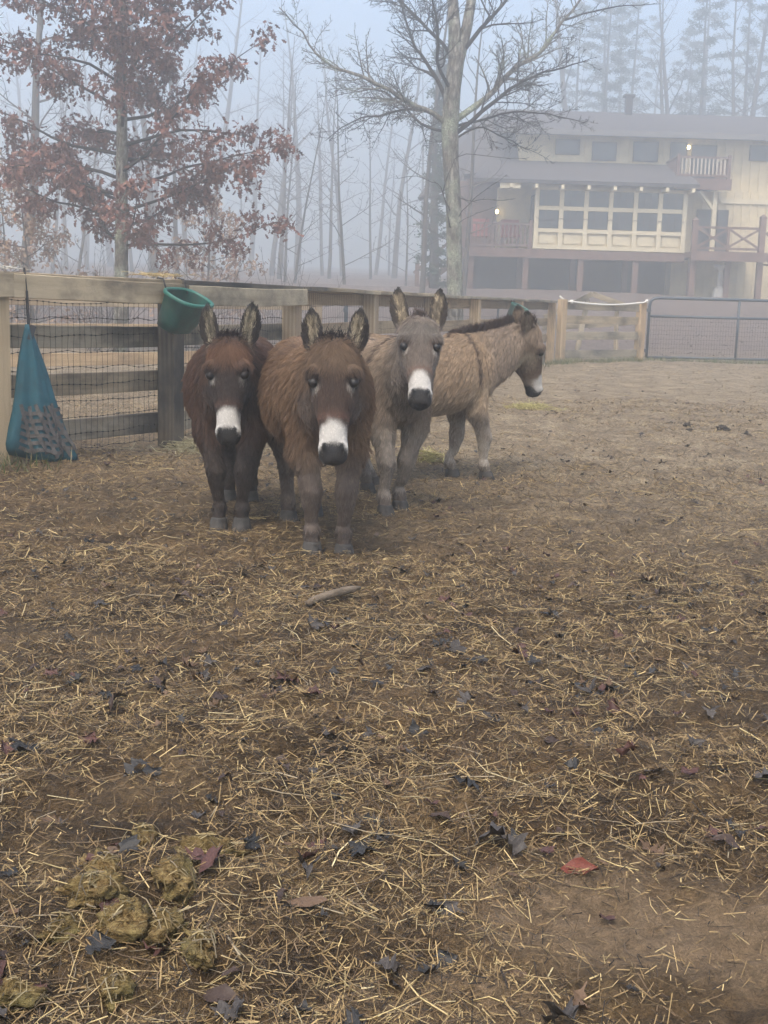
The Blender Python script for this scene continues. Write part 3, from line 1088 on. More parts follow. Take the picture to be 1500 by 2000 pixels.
def leaf_geo(kind, rng, curl=0.3, fold=0.25):
    """verts, tri faces of one curled leaf, length 1 along +x, roughly in xy"""
    out = leaf_outline(kind, rng)
    v, f = [], []
    c0 = curl * rng.uniform(-1, 1.2)
    fo = fold * rng.uniform(-.3, 1.2)
    for s_, w_ in out:
        zc = c0 * (s_ - .5) ** 2 + rng.gauss(0, .012)
        j = rng.uniform(.8, 1.15)
        v.append((s_, 0, zc))
        v.append((s_, w_ * j, zc + fo * w_ + rng.gauss(0, .07) * (w_ > .05)))
        j = rng.uniform(.8, 1.15)
        v.append((s_, -w_ * j, zc + fo * w_ + rng.gauss(0, .07) * (w_ > .05)))
    for i in range(len(out) - 1):
        a, b = 3 * i, 3 * i + 3
        f += [(a, b, b + 1), (a, b + 1, a + 1), (a, a + 2, b + 2), (a, b + 2, b)]
    return np.array(v), np.array(f)


def scatter_leaves(name, geos, mats4, cols, mat, parent=None):
    """one mesh from many placed leaves; mats4 list of (geo index, 3x3, origin)"""
    V, F, C_ = [], [], []
    base = 0
    for (g, R, o), c in zip(mats4, cols):
        v, f = geos[g]
        V.append(v @ R.T + o)
        F.append(f + base)
        C_.append(np.repeat(np.array(c)[None, :], len(v), 0))
        base += len(v)
    me = fast_mesh(name, np.concatenate(V), np.concatenate(F), mat, False, np.concatenate(C_))
    return link(name, me, parent)


def rand_rot(rng, up=None, tilt=0.5):
    a = rng.uniform(0, 2 * PI)
    q = Quaternion((0, 0, 1), a) @ Quaternion((1, 0, 0), rng.gauss(0, tilt)) @ Quaternion((0, 1, 0), rng.gauss(0, tilt))
    return np.array(q.to_matrix())


M_LEAF = attr_mat('dead_leaf', 'tint', 0.7, 0.3, 30, 0.25)


def fan_leaf(rng):
    """a cheap lobed leaf: 13 triangles round a raised midpoint"""
    o = [(0, 0), (.22, .05), (.3, .24), (.42, .09), (.58, .3), (.7, .1), (.86, .2), (1, 0), (.86, -.2), (.7, -.1), (.58, -.3), (.42, -.09), (.3, -.24), (.22, -.05)]
    f0 = rng.uniform(-.1, .5)
    v = [(x, y * rng.uniform(.75, 1.2), abs(y) * f0 + rng.gauss(0, .05)) for x, y in o] + [(.5, 0, 0)]
    return np.array(v), np.array([(14, i, (i + 1) % 14) for i in range(14)])


OAKG = [fan_leaf(random.Random(i)) for i in range(10)]


def oak_tree(name, loc, height, spread, label, seed, zlow, nprim, leafsize, cols, trunk_r, nleaf, mat_t=M_BARK, group=None):
    rng = random.Random(seed)
    root = empty(name, loc)
    tag(root, label, 'tree', group)
    mb = MB()
    pts, rs, _ = wander(Vector((0, 0, -.2)), Vector((0.0, 0, 1)), height, trunk_r, trunk_r * .12, 12, rng, 0.045, 0.04)
    mb.tube(pts, rs, 9)
    mb.build('trunk', mat_t, root, True)
    br_ = MB()
    ends = []
    for k in range(nprim):
        s_ = k / (nprim - 1)
        z_ = zlow + (height * 0.93 - zlow) * s_ ** 1.1
        f_ = min((z_ + .2) / height * 12, 11.99)
        i = int(f_)
        p = pts[i].lerp(pts[i + 1], f_ - i)
        az = k * 2.4 + rng.uniform(-.5, .5)
        up = 0.12 + 0.5 * s_ + rng.uniform(-.12, .2)
        d = Vector((math.cos(az), math.sin(az), up)).normalized()
        prof = (.8 + .2 * s_ / .2) if s_ < .2 else (1 - 0.8 * (s_ - .2) / .8)
        L = spread * prof * rng.uniform(.65, 1.08)
        r = max(.012, trunk_r * .26 * prof)
        q, qr, _ = wander(p, d, L, r, .004, 7, rng, 0.26, 0.04)
        br_.tube(q, qr, 5, False)
        ends.append((q, 1))
        sub_branches(br_, q, qr, 1, rng, L * .42, 6.5 / max(L, .6), ends, .003, .05, .5, 2)
    br_.build('branches', M_TWIG, root, True)
    pl, cl = [], []
    per = nleaf / max(1, len(ends))
    for q, lev in ends:
        n = len(q) - 1
        L = (q[-1] - q[0]).length
        m_ = int(per * (0.5 + rng.random()) * (1.3 if lev > 1 else 1.0))
        for _ in range(m_):
            s_ = 0.12 + 0.88 * rng.random() ** .8 if lev == 1 else 0.1 + .9 * rng.random()
            f_ = s_ * n
            i = min(int(f_), n - 1)
            p = q[i].lerp(q[i + 1], f_ - i) + Vector((rng.gauss(0, .09), rng.gauss(0, .09), rng.gauss(0, .1) - .04))
            # hanging leaves: axis mostly downward / outward
            ax = Vector((rng.gauss(0, .7), rng.gauss(0, .7), -0.75 + rng.gauss(0, .55))).normalized()
            sd = ax.orthogonal().normalized()
            sd.rotate(Quaternion(ax, rng.uniform(0, 2 * PI)))
            R = np.array(Matrix((ax, sd, ax.cross(sd))).transposed()) * leafsize * rng.uniform(.7, 1.25)
            pl.append((rng.randrange(len(OAKG)), R, np.array(p)))
            c = cols[rng.randrange(len(cols))]
            k_ = rng.uniform(.7, 1.3)
            cl.append((c[0] * k_, c[1] * k_, c[2] * k_))
    scatter_leaves('foliage', OAKG, pl, cl, M_LEAF, root)
    return root


OAKC = [(.155, .068, .05), (.185, .085, .062), (.12, .055, .044), (.21, .105, .075), (.135, .058, .045)]
oak_tree('oak_tree', (-4.75, 21.9, 0), 10.9, 3.4, 'oak tree keeping its rust-brown leaves behind the near fence', 21, 1.85, 56, .13, OAKC, .14, 21000)
PALEC = [(.3, .2, .13), (.25, .15, .1), (.34, .22, .15)]
oak_tree('beech_sapling', (-7.0, 24.5, 0), 3.2, 1.7, 'low bushy sapling with pale brown leaves left of the oak trunk', 5, .4, 16, .11, PALEC, .05, 1500, M_FARBARK)
oak_tree('beech_sapling', (-4.6, 31.0, gz(-4.6, 31)), 3.4, 2.3, 'faint brown-leaved sapling right of the oak trunk', 8, .4, 16, .13, PALEC, .05, 1300, M_FARBARK)
oak_tree('beech_sapling', (-10.2, 33.0, gz(-10.2, 33)), 4.2, 2.2, 'brown-leaved sapling at the edge of the wood', 9, .5, 14, .13, PALEC, .05, 1200, M_FARBARK)


# ---- bare trees fading into the fog: a few prototypes, copied
def bare_proto(seed, height, r, first, spread, nprim, lean=0.04):
    rng = random.Random(seed)
    a, b = MB(), MB()
    pts, rs, _ = wander(Vector((0, 0, -.5)), Vector((rng.gauss(0, lean), rng.gauss(0, lean), 1)), height, r, r * .1, 14, rng, 0.06, 0.03)
    a.tube(pts, rs, 8)
    for k in range(nprim):
        s_ = k / (nprim - 1)
        f_ = (first + (0.97 - first) * s_) * 14
        i = min(int(f_), 13)
        p = pts[i].lerp(pts[i + 1], f_ - i)
        az = k * 2.4 + rng.uniform(-.6, .6)
        up = 0.35 + 0.6 * s_ + rng.uniform(-.2, .3)
        d = Vector((math.cos(az), math.sin(az), up)).normalized()
        L = spread * (1 - .6 * s_) * rng.uniform(.5, 1.1)
        q, qr, _ = wander(p, d, L, max(.015, rs[i] * .38), .006, 6, rng, 0.2, 0.06)
        b.tube(q, qr, 4, False)
        sub_branches(b, q, qr, 1, rng, L * .55, 1.9, None, .009, .12, .8, 2)
    return a.mesh('trunk', M_FARBARK, True), b.mesh('branches', M_FARBARK, False)


PROTO = [bare_proto(31, 17, .2, .25, 4.2, 20), bare_proto(32, 15, .14, .4, 3.0, 18), bare_proto(33, 19, .26, .3, 5.0, 22), bare_proto(34, 12, .1, .2, 3.0, 18), bare_proto(35, 9, .07, .15, 2.4, 16)]


def place_bare(k, x, y, s, rz, label, group, lean=(0, 0), name='bare_tree'):
    root = empty(name, (x, y, gz(x, y) - .1), rz)
    root.scale = (s, s, s)
    root.rotation_euler = (lean[0], lean[1], rz)
    link('trunk', PROTO[k][0], root)
    link('crown', PROTO[k][1], root)
    tag(root, label, 'tree', group)
    return root


rng = random.Random(77)
GL = 'bare trees in the fog beyond the oak'
place_bare(0, -10.4, 35.0, .85, .4, 'thick leaning bare trunk left of the oak tree', None, (0, .12))
place_bare(1, -11.0, 33.0, 1.1, 2.0, 'dark bare trunk at the photo\'s left edge behind the oak', None)
left_spots = [(0, -10.4, 55.2), (1, -8.4, 49.2), (3, -9.4, 62.4), (0, -5.9, 66.0), (2, -13.2, 69.6), (1, -17.6, 64.8), (3, -4.9, 57.6), (1, -3.6, 72.0), (0, -14.8, 76.8), (2, -7.7, 80.4), (1, -4.6, 84.0), (1, -19.9, 76.8), (3, -10.9, 78.0), (0, -20.4, 84.0), (4, -11.8, 46.8), (4, -3.8, 49.8)]
row_ = []
for (k, x_, y_) in left_spots:
    row_.append(place_bare(k, x_, y_, rng.uniform(.75, 1.05), rng.uniform(0, 6.28), 'slender bare tree fading into the fog beyond the oak', GL, (rng.gauss(0, .03), rng.gauss(0, .03))))
order_labels(row_, 'slender bare tree in the fog beyond the oak, %s from the left of its row')
GM = 'faint bare trees in the fog between the oak and the house'
row_ = []
for (k, x_, y_) in [(3, -1.2, 74.4), (0, 0.2, 86.4), (4, 0.7, 62.4), (1, 2.4, 93.6), (3, -0.2, 100.8), (4, -1.9, 52.8)]:
    row_.append(place_bare(k, x_, y_, rng.uniform(.9, 1.15), rng.uniform(0, 6.28), 'very faint bare tree between the oak and the house', GM))
order_labels(row_, 'very faint bare tree between the oak and the house, %s from the left')
GR = 'bare trees behind the house roof'
row_ = []
for (k, x_, y_) in [(2, 12.0, 81.6), (0, 17.0, 78.0), (2, 18.7, 81.6), (0, 20.9, 76.8), (1, 19.9, 84.0), (2, 23.4, 85.2), (0, 8.9, 88.8), (1, 14.9, 86.4), (2, 26.4, 81.6), (1, 15.8, 93.6)]:
    row_.append(place_bare(k, x_, y_, rng.uniform(1.0, 1.25), rng.uniform(0, 6.28), 'bare tree rising in the fog behind the house roof', GR))
order_labels(row_, 'bare tree in the fog behind the house roof, %s from the left')
place_bare(3, 1.1, 45.0, 1.15, 1.1, 'bare tree with fine drooping twigs beside the left end of the house', None)
place_bare(3, 2.5, 43.0, .95, 3.1, 'small bare tree between the lichen-covered tree and the left deck', None)


# ---- evergreens: pines behind the house, a dark ivy-clad trunk by its left end
def pine(name, loc, h, r, seed, label, group, n=2600, low=.25, trunk_r=.2, wide=2.6):
    rng = random.Random(seed)
    root = empty(name, loc)
    tag(root, label, 'tree', group)
    mb = MB()
    pts, rs, _ = wander(Vector((0, 0, -.3)), Vector((0, 0, 1)), h, trunk_r, .03, 10, rng, .03, .03)
    mb.tube(pts, rs, 8)
    V, F, C_ = [], [], []
    for k in range(38):
        s_ = k / 37
        z_ = h * (low + (.98 - low) * s_)
        az = k * 2.4 + rng.uniform(-.4, .4)
        L = wide * (1 - .8 * s_) * rng.uniform(.6, 1.1)
        d = Vector((math.cos(az), math.sin(az), rng.uniform(-.05, .3)))
        p = Vector((0, 0, z_))
        q, qr, _ = wander(p, d, L, .035 * (1.1 - s_), .006, 5, rng, .15, .02)
        mb.tube(q, qr, 4, False)
        for j in range(int(n / 38)):
            f_ = (0.25 + .75 * rng.random()) * 5
            i = min(int(f_), 4)
            c = q[i].lerp(q[i + 1], f_ - i) + Vector((rng.gauss(0, .16), rng.gauss(0, .16), rng.gauss(0, .09)))
            a = Vector((rng.gauss(0, 1), rng.gauss(0, 1), rng.gauss(.2, .5))).normalized() * rng.uniform(.12, .26)
            w = a.orthogonal().normalized() * rng.uniform(.02, .05)
            w.rotate(Quaternion(a.normalized(), rng.uniform(0, 6.28)))
            b0 = len(V)
            V.extend([c - w, c + w, c + a])
            F.append((b0, b0 + 1, b0 + 2))
            g_ = rng.uniform(.7, 1.3)
            C_.extend([(.045 * g_, .065 * g_, .035 * g_)] * 3)
    mb.build('trunk', M_FARBARK, root, True)
    me = fast_mesh('foliage', np.array([tuple(v) for v in V]), np.array(F), M_NEEDLE, False, np.array(C_))
    link('foliage', me, root)
    return root


M_NEEDLE = attr_mat('needles', 'tint', 0.8, 0.2)
row_ = []
for i, (x_, y_, h_) in enumerate([(13.8, 85, 20), (16.6, 92, 22), (19.6, 82, 21), (23.6, 86, 22), (27.2, 83, 20)]):
    row_.append(pine('pine_tree', (x_, y_, gz(x_, y_)), h_, 0, 50 + i, 'soft grey-green pine rising behind the house roof', 'pines behind the house', 6500, .3, .22, 3.6))
order_labels(row_, 'grey-green pine in the fog behind the house roof, %s from the left')
# further rows of the wood, too faint to show more than their mass
def copy_tree(src, x_, y_, s_, rz):
    r = src.copy()
    COL.objects.link(r)
    r.location = (x_, y_, gz(x_, y_) - .2)
    r.scale = (s_, s_, s_)
    r.rotation_euler = (0, 0, rz)
    for ch in src.children:
        c = ch.copy()
        COL.objects.link(c)
        c.parent = r
    return r


more = []
for i in range(13):
    y_ = rng.uniform(96, 128)
    x_ = (.135 + .022 * i + rng.uniform(-.006, .006)) * y_
    more.append(copy_tree(row_[i % 5], x_, y_, rng.uniform(1.0, 1.3), rng.uniform(0, 6)))
order_labels(more, 'very faint pine in the far row behind the house, %s from the left')
for o in more:
    o['group'] = 'far row of pines behind the house'
more = []
for i in range(18):
    y_ = rng.uniform(78, 112)
    x_ = (-.33 + .0185 * i + rng.uniform(-.007, .007)) * y_
    more.append(place_bare(i % 4, x_, y_, rng.uniform(1.0, 1.3), rng.uniform(0, 6.28), 'x', 'far rows of bare trees in the fog', (rng.gauss(0, .03), rng.gauss(0, .03))))
order_labels(more, 'ghostly bare tree in the far rows of the wood, %s from the left')
pine('ivy_clad_tree', (1.75, 50.5, gz(1.75, 50.5)), 9.4, 0, 61, 'dark ivy-clad trunk at the left end of the house', None, 5200, .02, .22, .8)

# brush along the wood's edge
GB = 'thin brush behind the near fence'
row_ = []
for i in range(9):
    x_, y_ = -9.5 + i * 0.95 + rng.uniform(-.4, .4), 24 + rng.uniform(-3, 7)
    b_ = MB()
    for k in range(16):
        d = Vector((rng.gauss(0, .5), rng.gauss(0, .5), 1))
        q, qr, _ = wander(Vector((rng.gauss(0, .15), rng.gauss(0, .15), -.1)), d, rng.uniform(1.2, 2.4), .009, .003, 5, rng, .2, 0)
        b_.tube(q, qr, 3, False)
        sub_branches(b_, q, qr, 2, rng, .6, 3.5, None, .003, .05, 1, 2)
    o_ = b_.build('brush', M_FARBARK, None, False, (x_, y_, gz(x_, y_)))
    tag(o_, 'leafless thicket of thin stems behind the near fence', 'bush', GB)
    row_.append(o_)
order_labels(row_, 'leafless thicket of thin stems behind the near fence, %s from the left')

# ------------------------------------------------------------------ fog
hz = MB()
hz.quadbox((0, 114, 14.5), (330, 300, 34))
t = NT('fog_air')
t.n.remove(t.b)
pv = t.node('ShaderNodeVolumePrincipled')
pv.inputs['Color'].default_value = (0.985, 1.0, 0.97, 1)
pv.inputs['Density'].default_value = 0.0136
pv.inputs['Anisotropy'].default_value = 0.6
t.lk(pv.outputs['Volume'], t.out.inputs['Volume'])
haze = hz.build('haze', t.m)
tag(haze, 'pale morning fog filling the air', kind='stuff')

# ================================================================== DONKEYS
M_HIDE = attr_mat('hide', 'tint', 0.75, 0.2)
t = NT('fur_strand')
at = t.node('ShaderNodeAttribute', attribute_name='tint')
ci = t.node('ShaderNodeHairInfo')
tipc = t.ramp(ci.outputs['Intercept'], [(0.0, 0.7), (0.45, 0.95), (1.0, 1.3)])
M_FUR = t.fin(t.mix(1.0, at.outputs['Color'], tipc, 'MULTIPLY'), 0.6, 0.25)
M_HOOF = plain_mat('hoof_horn', (0.05, 0.046, 0.042), 0.75, 0.45, 25, 0.2)
t = NT('eye_gloss')
M_EYE = t.fin((0.012, 0.009, 0.008), 0.3, 0.4)


def evaluated_mesh(ob):
    dg = bpy.context.evaluated_depsgraph_get()
    return bpy.data.meshes.new_from_object(ob.evaluated_get(dg))


def hair_object(name, pts, radius, cols, parent):
    """pts (n,k,3) strand points; radius (k,) profile times per-strand width (n,)"""
    n, k, _ = pts.shape
    hc = bpy.data.hair_curves.new(name)
    hc.add_curves([k] * n)
    hc.position_data.foreach_set('vector', np.ascontiguousarray(pts.reshape(-1), dtype=np.float32))
    ra = hc.attributes.get('radius') or hc.attributes.new('radius', 'FLOAT', 'POINT')
    ra.data.foreach_set('value', np.ascontiguousarray(radius.reshape(-1), dtype=np.float32))
    ca = hc.attributes.new('tint', 'FLOAT_COLOR', 'CURVE')
    c4 = np.ones((n, 4), dtype=np.float32)
    c4[:, :3] = np.clip(cols, 0, 1)
    ca.data.foreach_set('color', c4.ravel())
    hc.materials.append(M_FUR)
    o = bpy.data.objects.new(name, hc)
    COL.objects.link(o)
    o.parent = parent
    return o


HEADSEC = [(-.015, .055, .05, .05), (0.02, .078, .07, .085), (.06, .089, .08, .115), (.11, .092, .082, .145), (.16, .086, .076, .155), (.21, .073, .069, .138),
           (.26, .06, .062, .105), (.31, .051, .056, .078), (.355, .049, .052, .064), (.395, .0535, .046, .056), (.425, .05, .037, .048), (.445, .036, .022, .036)]


def se_ring(c, u, v, ru, rv_p, rv_m, n=24, e=2.25):
    """superellipse ring in plane (u,v); rv_p / rv_m radii on the +v and -v sides"""
    out = []
    for k in range(n):
        a = 2 * PI * k / n
        ca, sa = math.cos(a), math.sin(a)
        x = math.copysign(abs(ca) ** (2 / e), ca) * ru
        z = math.copysign(abs(sa) ** (2 / e), sa) * (rv_p if sa > 0 else rv_m)
        out.append(c + u * x + v * z)
    return out


def ellipsoid(mb, c, r, ax=None, n=10, m=7):
    rings = []
    for i in range(m + 1):
        th = PI * (0.03 + 0.94 * i / m)
        rings.append([c + Vector((r[0] * math.sin(th) * math.cos(2 * PI * k / n), r[1] * math.sin(th) * math.sin(2 * PI * k / n), -r[2] * math.cos(th))) for k in range(n)])
    mb.loft(rings)


def donkey(label, heading, feet, poll, lip, face, coat, girth=1.0, seed=1, ear_out=0.2, ear_len=0.205, mane='tuft', nfur=52000, ear_fwd=0.0, fluff=1.0, ear_side=0.28, group='donkeys in the paddock'):
    """heading: unit (x,y); feet: FR, FL, HR, HL in world x,y; poll/lip world points; face: way the forehead looks"""
    rng = random.Random(seed)
    rs_ = np.random.RandomState(seed)
    FR, FL, HR, HL = [Vector((f[0], f[1], 0)) for f in feet]
    fm, hm = (FR + FL) / 2, (HR + HL) / 2
    hd = Vector((heading[0], heading[1], 0)).normalized()
    ctr = (fm + hm) / 2
    rz = math.atan2(hd.y, hd.x)
    z0 = float(np.mean([gz(f.x, f.y) for f in (FR, FL, HR, HL)]))
    root = empty('donkey', (ctr.x, ctr.y, z0), rz)
    tag(root, label, 'donkey', group)
    inv = Matrix.Rotation(-rz, 4, 'Z') @ Matrix.Translation((-ctr.x, -ctr.y, -z0))
    feet_l = [inv @ Vector((f.x, f.y, gz(f.x, f.y))) for f in (FR, FL, HR, HL)]
    P0, P1 = inv @ Vector(poll), inv @ Vector(lip)
    sep = ((fm - hm).dot(hd))
    kx = max(.9, min(1.2, sep / .64))
    LX = .32 * kx
    mb = MB()
    # trunk
    SEC = [(-.50, .70, .05, .06, .06), (-.475, .685, .11, .115, .13), (-.42, .665, .165, .185, .18), (-.33, .645, .205, .215, .205), (-.2, .615, .236, .235, .218),
           (-.05, .6, .252, .24, .218), (.1, .6, .246, .24, .212), (.22, .61, .218, .245, .2), (.31, .625, .18, .232, .19), (.385, .635, .138, .185, .165), (.435, .645, .09, .12, .12), (.455, .65, .04, .05, .06)]
    mb.loft([se_ring(Vector((x * kx, 0, z)), Vector((0, 1, 0)), Vector((0, 0, 1)), w * girth, hp, hm_ * (0.6 + .4 * girth), 26, 2.2) for x, z, w, hp, hm_ in SEC])
    # neck, from the shoulders up to behind the poll
    a_ = (P1 - P0).normalized()
    hl = (P1 - P0).length / .445
    fdir = Vector(face).normalized()
    fdir = inv.to_3x3() @ fdir
    fdir = (fdir - a_ * fdir.dot(a_)).normalized()
    lat = a_.cross(fdir).normalized()          # lateral axis of the head
    nb = P0 + a_ * .085 * hl - fdir * .075 * hl
    n0 = Vector((LX - .1, 0, .655))
    n1 = Vector((LX + .08, 0, .70))
    path = []
    for i in range(9):
        s_ = i / 8
        b0, b1, b2 = (1 - s_) ** 2, 2 * s_ * (1 - s_), s_ ** 2
        path.append(n0 * b0 + n1 * b1 + nb * b2)
    rings = []
    for i, p in enumerate(path):
        s_ = i / 8
        tng = (path[min(i + 1, 8)] - path[max(i - 1, 0)]).normalized()
        side = Vector((0, 1, 0)) * (1 - s_) + lat * s_ * (1 if lat.y > 0 else -1)
        side = (side - tng * side.dot(tng)).normalized()
        upv = tng.cross(side)
        if upv.z < 0 and abs(tng.z) < .95:
            upv = -upv
        w = .15 * (1 - s_) + .088 * s_
        d_ = .225 * (1 - s_) + .135 * s_
        rings.append(se_ring(p, side, upv, w, d_, d_, 20, 2.1))
    mb.loft(rings)
    neck_path = path
    # head
    mb.loft([se_ring(P0 + a_ * s_ * hl, lat, fdir, w * hl, fp * hl, fm_ * hl, 22, 2.3) for s_, w, fp, fm_ in HEADSEC])
    eyes = []
    for sg in (-1, 1):
        ellipsoid(mb, P0 + (a_ * .128 + lat * sg * .068 + fdir * .05) * hl, [.033 * hl] * 3)
        ellipsoid(mb, P0 + (a_ * .398 + lat * sg * .033 + fdir * .028) * hl, [.022 * hl] * 3)
        eyes.append(P0 + (a_ * .163 + lat * sg * .072 + fdir * .052) * hl)
    ellipsoid(mb, P0 + (a_ * .415 - fdir * .03) * hl, [.03 * hl] * 3)
    # ears
    ears = []
    for sg in (-1, 1):
        eb = P0 + (a_ * .035 + lat * sg * .062 - fdir * .012) * hl
        ed = (-a_ * 1.0 + lat * sg * ear_out + fdir * ear_fwd + Vector((rng.gauss(0, .03), rng.gauss(0, .03), 0))).normalized()
        fm_dir = (fdir * (1 - ear_side) + lat * sg * ear_side)
        fm_dir = (fm_dir - ed * fm_dir.dot(ed)).normalized()
        q_ = ed.cross(fm_dir).normalized()
        rings = []
        prof = [(0, .028, .012), (.12, .035, .016), (.3, .043, .024), (.5, .046, .026), (.68, .042, .022), (.83, .032, .014), (.94, .018, .006), (1.0, .008, .002)]
        for s_, w, D in prof:
            c = eb + ed * s_ * ear_len + lat * sg * .012 * math.sin(PI * s_)
            ring = []
            m_ = 9
            for k in range(m_):
                u_ = -1 + 2 * k / (m_ - 1)
                ring.append(c + q_ * w * u_ + fm_dir * (-D * 1.1 * (1 - u_ * u_) - .006))
            for k in range(m_):
                u_ = 1 - 2 * k / (m_ - 1)
                ring.append(c + q_ * w * u_ * .96 + fm_dir * (-D * .25 * (1 - u_ * u_) + .006))
            rings.append(ring)
        mb.loft(rings)
        ears.append((eb, ed, fm_dir, q_, sg))
    # legs
    lat_f = [(-1), (1), (-1), (1)]
    fet = []
    for i, f in enumerate(feet_l):
        sg = lat_f[i]
        if i < 2:
            S = Vector((LX - .02, sg * .085 * girth ** .5, .58))
            E = Vector((LX - .03 + (f.x - LX) * .2, sg * .1, .42))
            K = Vector((f.x * .7 + LX * .3 + .012, S.y * .35 + f.y * .65, .255 + f.z * .5))
            pts = [S, E, E.lerp(K, .55) + Vector((.006, 0, 0)), K, K.lerp(f, .35) + Vector((-.004, 0, 0)), Vector((f.x - .012, f.y, f.z + .125)), Vector((f.x - .008, f.y, f.z + .09)), Vector((f.x + .006, f.y, f.z + .055)), Vector((f.x + .012, f.y, f.z + .035))]
            rr = [.082, .07, .047, .048, .029, .026, .037, .03, .036]
        else:
            S = Vector((-LX + .0, sg * .085 * girth ** .5, .62))
            E = Vector((-LX + .03 + (f.x + LX) * .2, sg * .11 * girth ** .5, .47))
            K = Vector((f.x - .075, S.y * .3 + f.y * .7, .275 + f.z * .5))
            pts = [S, E, E.lerp(K, .55), K, K.lerp(f, .3) + Vector((-.022, 0, 0)), Vector((f.x - .04, f.y, f.z + .13)), Vector((f.x - .03, f.y, f.z + .09)), Vector((f.x - .006, f.y, f.z + .055)), Vector((f.x + .004, f.y, f.z + .035))]
            rr = [.11, .105, .068, .048, .033, .029, .036, .031, .036]
        mb.tube(pts, rr, 12)
        fet.append(pts)
    # tail
    tl = [Vector((-.47 * kx, 0, .74)), Vector((-.535 * kx, .01, .66)), Vector((-.555 * kx, .015, .5)), Vector((-.55 * kx, .02, .36)), Vector((-.545 * kx, .02, .28))]
    mb.tube(tl, [.035, .03, .024, .022, .012], 8)
    raw = mb.build('raw', None)
    md = raw.modifiers.new('join', 'REMESH')
    md.mode = 'VOXEL'
    md.voxel_size = 0.0085
    sm = raw.modifiers.new('smooth', 'SMOOTH')
    sm.factor = 0.5
    sm.iterations = 5
    me = evaluated_mesh(raw)
    bpy.data.objects.remove(raw, do_unlink=True)
    me.name = 'body'
    nv = len(me.vertices)
    V = np.empty(nv * 3, dtype=np.float32)
    me.vertices.foreach_get('co', V)
    V = V.reshape(-1, 3).astype(np.float64)
    N = np.empty(nv * 3, dtype=np.float32)
    me.vertices.foreach_get('normal', N)
    N = N.reshape(-1, 3).astype(np.float64)
    np3 = lambda v: np.array([v.x, v.y, v.z])

    def regions(X):
        """weights and head/ear coordinates for points X (n,3)"""
        h = X - np3(P0)
        s_ = h @ np3(a_) / hl
        l_ = h @ np3(lat) / hl
        f_ = h @ np3(fdir) / hl
        out = dict(s=s_, l=l_, f=f_)
        inside = (np.abs(l_) < .14) & (f_ < .12) & (f_ > -.17) & (s_ > -.04) & (s_ < .5)
        hw_ = np.where(inside, sstep(.02, .09, s_ + f_ * .5), 0)
        out['head'] = hw_
        et = np.zeros(len(X)); ew = np.zeros(len(X)); ein = np.zeros(len(X)); eu = np.zeros(len(X))
        for eb, ed, fmd, q_, sg in ears:
            r = X - np3(eb)
            t_ = r @ np3(ed) / ear_len
            rad_ = np.linalg.norm(r - np.outer(r @ np3(ed), np3(ed)), axis=1)
            m_ = (t_ > .1) & (t_ < 1.15) & (rad_ < .06)
            ew = np.where(m_, sstep(.1, .22, t_), ew)
            et = np.where(m_, t_, et)
            ein = np.where(m_, r @ np3(fmd), ein)
            eu = np.where(m_, np.abs(r @ np3(q_)), eu)
        out.update(ear=ew, et=et, ein=ein, eu=eu)
        lw = np.zeros(len(X))
        for pts in fet:
            best = np.full(len(X), 9.0)
            for a, b in zip(pts[1:-1], pts[2:]):
                A, B = np3(a), np3(b)
                u_ = np.clip(((X - A) @ (B - A)) / ((B - A) @ (B - A)), 0, 1)
                best = np.minimum(best, np.linalg.norm(X - A - u_[:, None] * (B - A), axis=1))
            lw = np.maximum(lw, np.where((best < .075) & (X[:, 2] < .42), sstep(.44, .32, X[:, 2]) if False else 1 - sstep(.32, .43, X[:, 2]), 0))
        out['leg'] = lw * (1 - out['head']) * (1 - ew)
        return out

    def n3(X, f, sd):
        return (vnoise(X[:, 0] * f + X[:, 2] * f * .7, X[:, 1] * f + X[:, 2] * f * .6, sd) + vnoise(X[:, 2] * f - X[:, 1] * f * .4, X[:, 0] * f * .8, sd + 5)) * .5

    C = {k: np.array(v) for k, v in coat.items() if k not in ('cross',)}

    def colour(X, R):
        n = len(X)
        mixc = lambda c, w, col: c * (1 - w[:, None]) + np.asarray(col)[None, :] * w[:, None]
        c = np.repeat(C['body'][None, :], n, 0)
        nz = n3(X, 7, seed)
        c = mixc(c, sstep(.42, .68, nz) * .8, C['body2'])
        c = mixc(c, (1 - sstep(.36, .5, X[:, 2])) * .75, C['belly'])
        c = mixc(c, sstep(LX - .02, LX + .14, X[:, 0]) * (1 - R['head']) * .7, C['chest'])
        # dorsal stripe and, where the coat has one, the shoulder cross
        up = (np.abs(X[:, 1]) < .022) & (X[:, 2] > .8) & (X[:, 0] < LX)
        c = mixc(c, up * .85, C['dark'])
        if coat.get('cross'):
            cr = (np.abs(X[:, 0] - (LX - .055) - .1 * (.85 - X[:, 2])) < .014) & (X[:, 2] > .58) & (X[:, 0] < LX + .1)
            c = mixc(c, cr * .85, C['dark'])
        legc = mixc(np.repeat(C['leg'][None, :], n, 0), sstep(.5, .62, n3(X, 22, seed + 3)) * .6, C['leg2'])
        legc = mixc(legc, (1 - sstep(.075, .11, X[:, 2])) * .55, C['dark'])
        c = c * (1 - R['leg'][:, None]) + legc * R['leg'][:, None]
        # head
        s_, l_, f_ = R['s'], R['l'], R['f']
        hc_ = np.repeat(C['face'][None, :], n, 0)
        hc_ = mixc(hc_, (1 - sstep(.07, .17, s_)), C['forehead'])
        hc_ = mixc(hc_, sstep(.05, .09, np.abs(l_)) * sstep(.1, .16, s_) * (1 - sstep(.0, .05, f_)) * .7, C['cheek'])
        ring = np.zeros(n)
        brow = np.zeros(n)
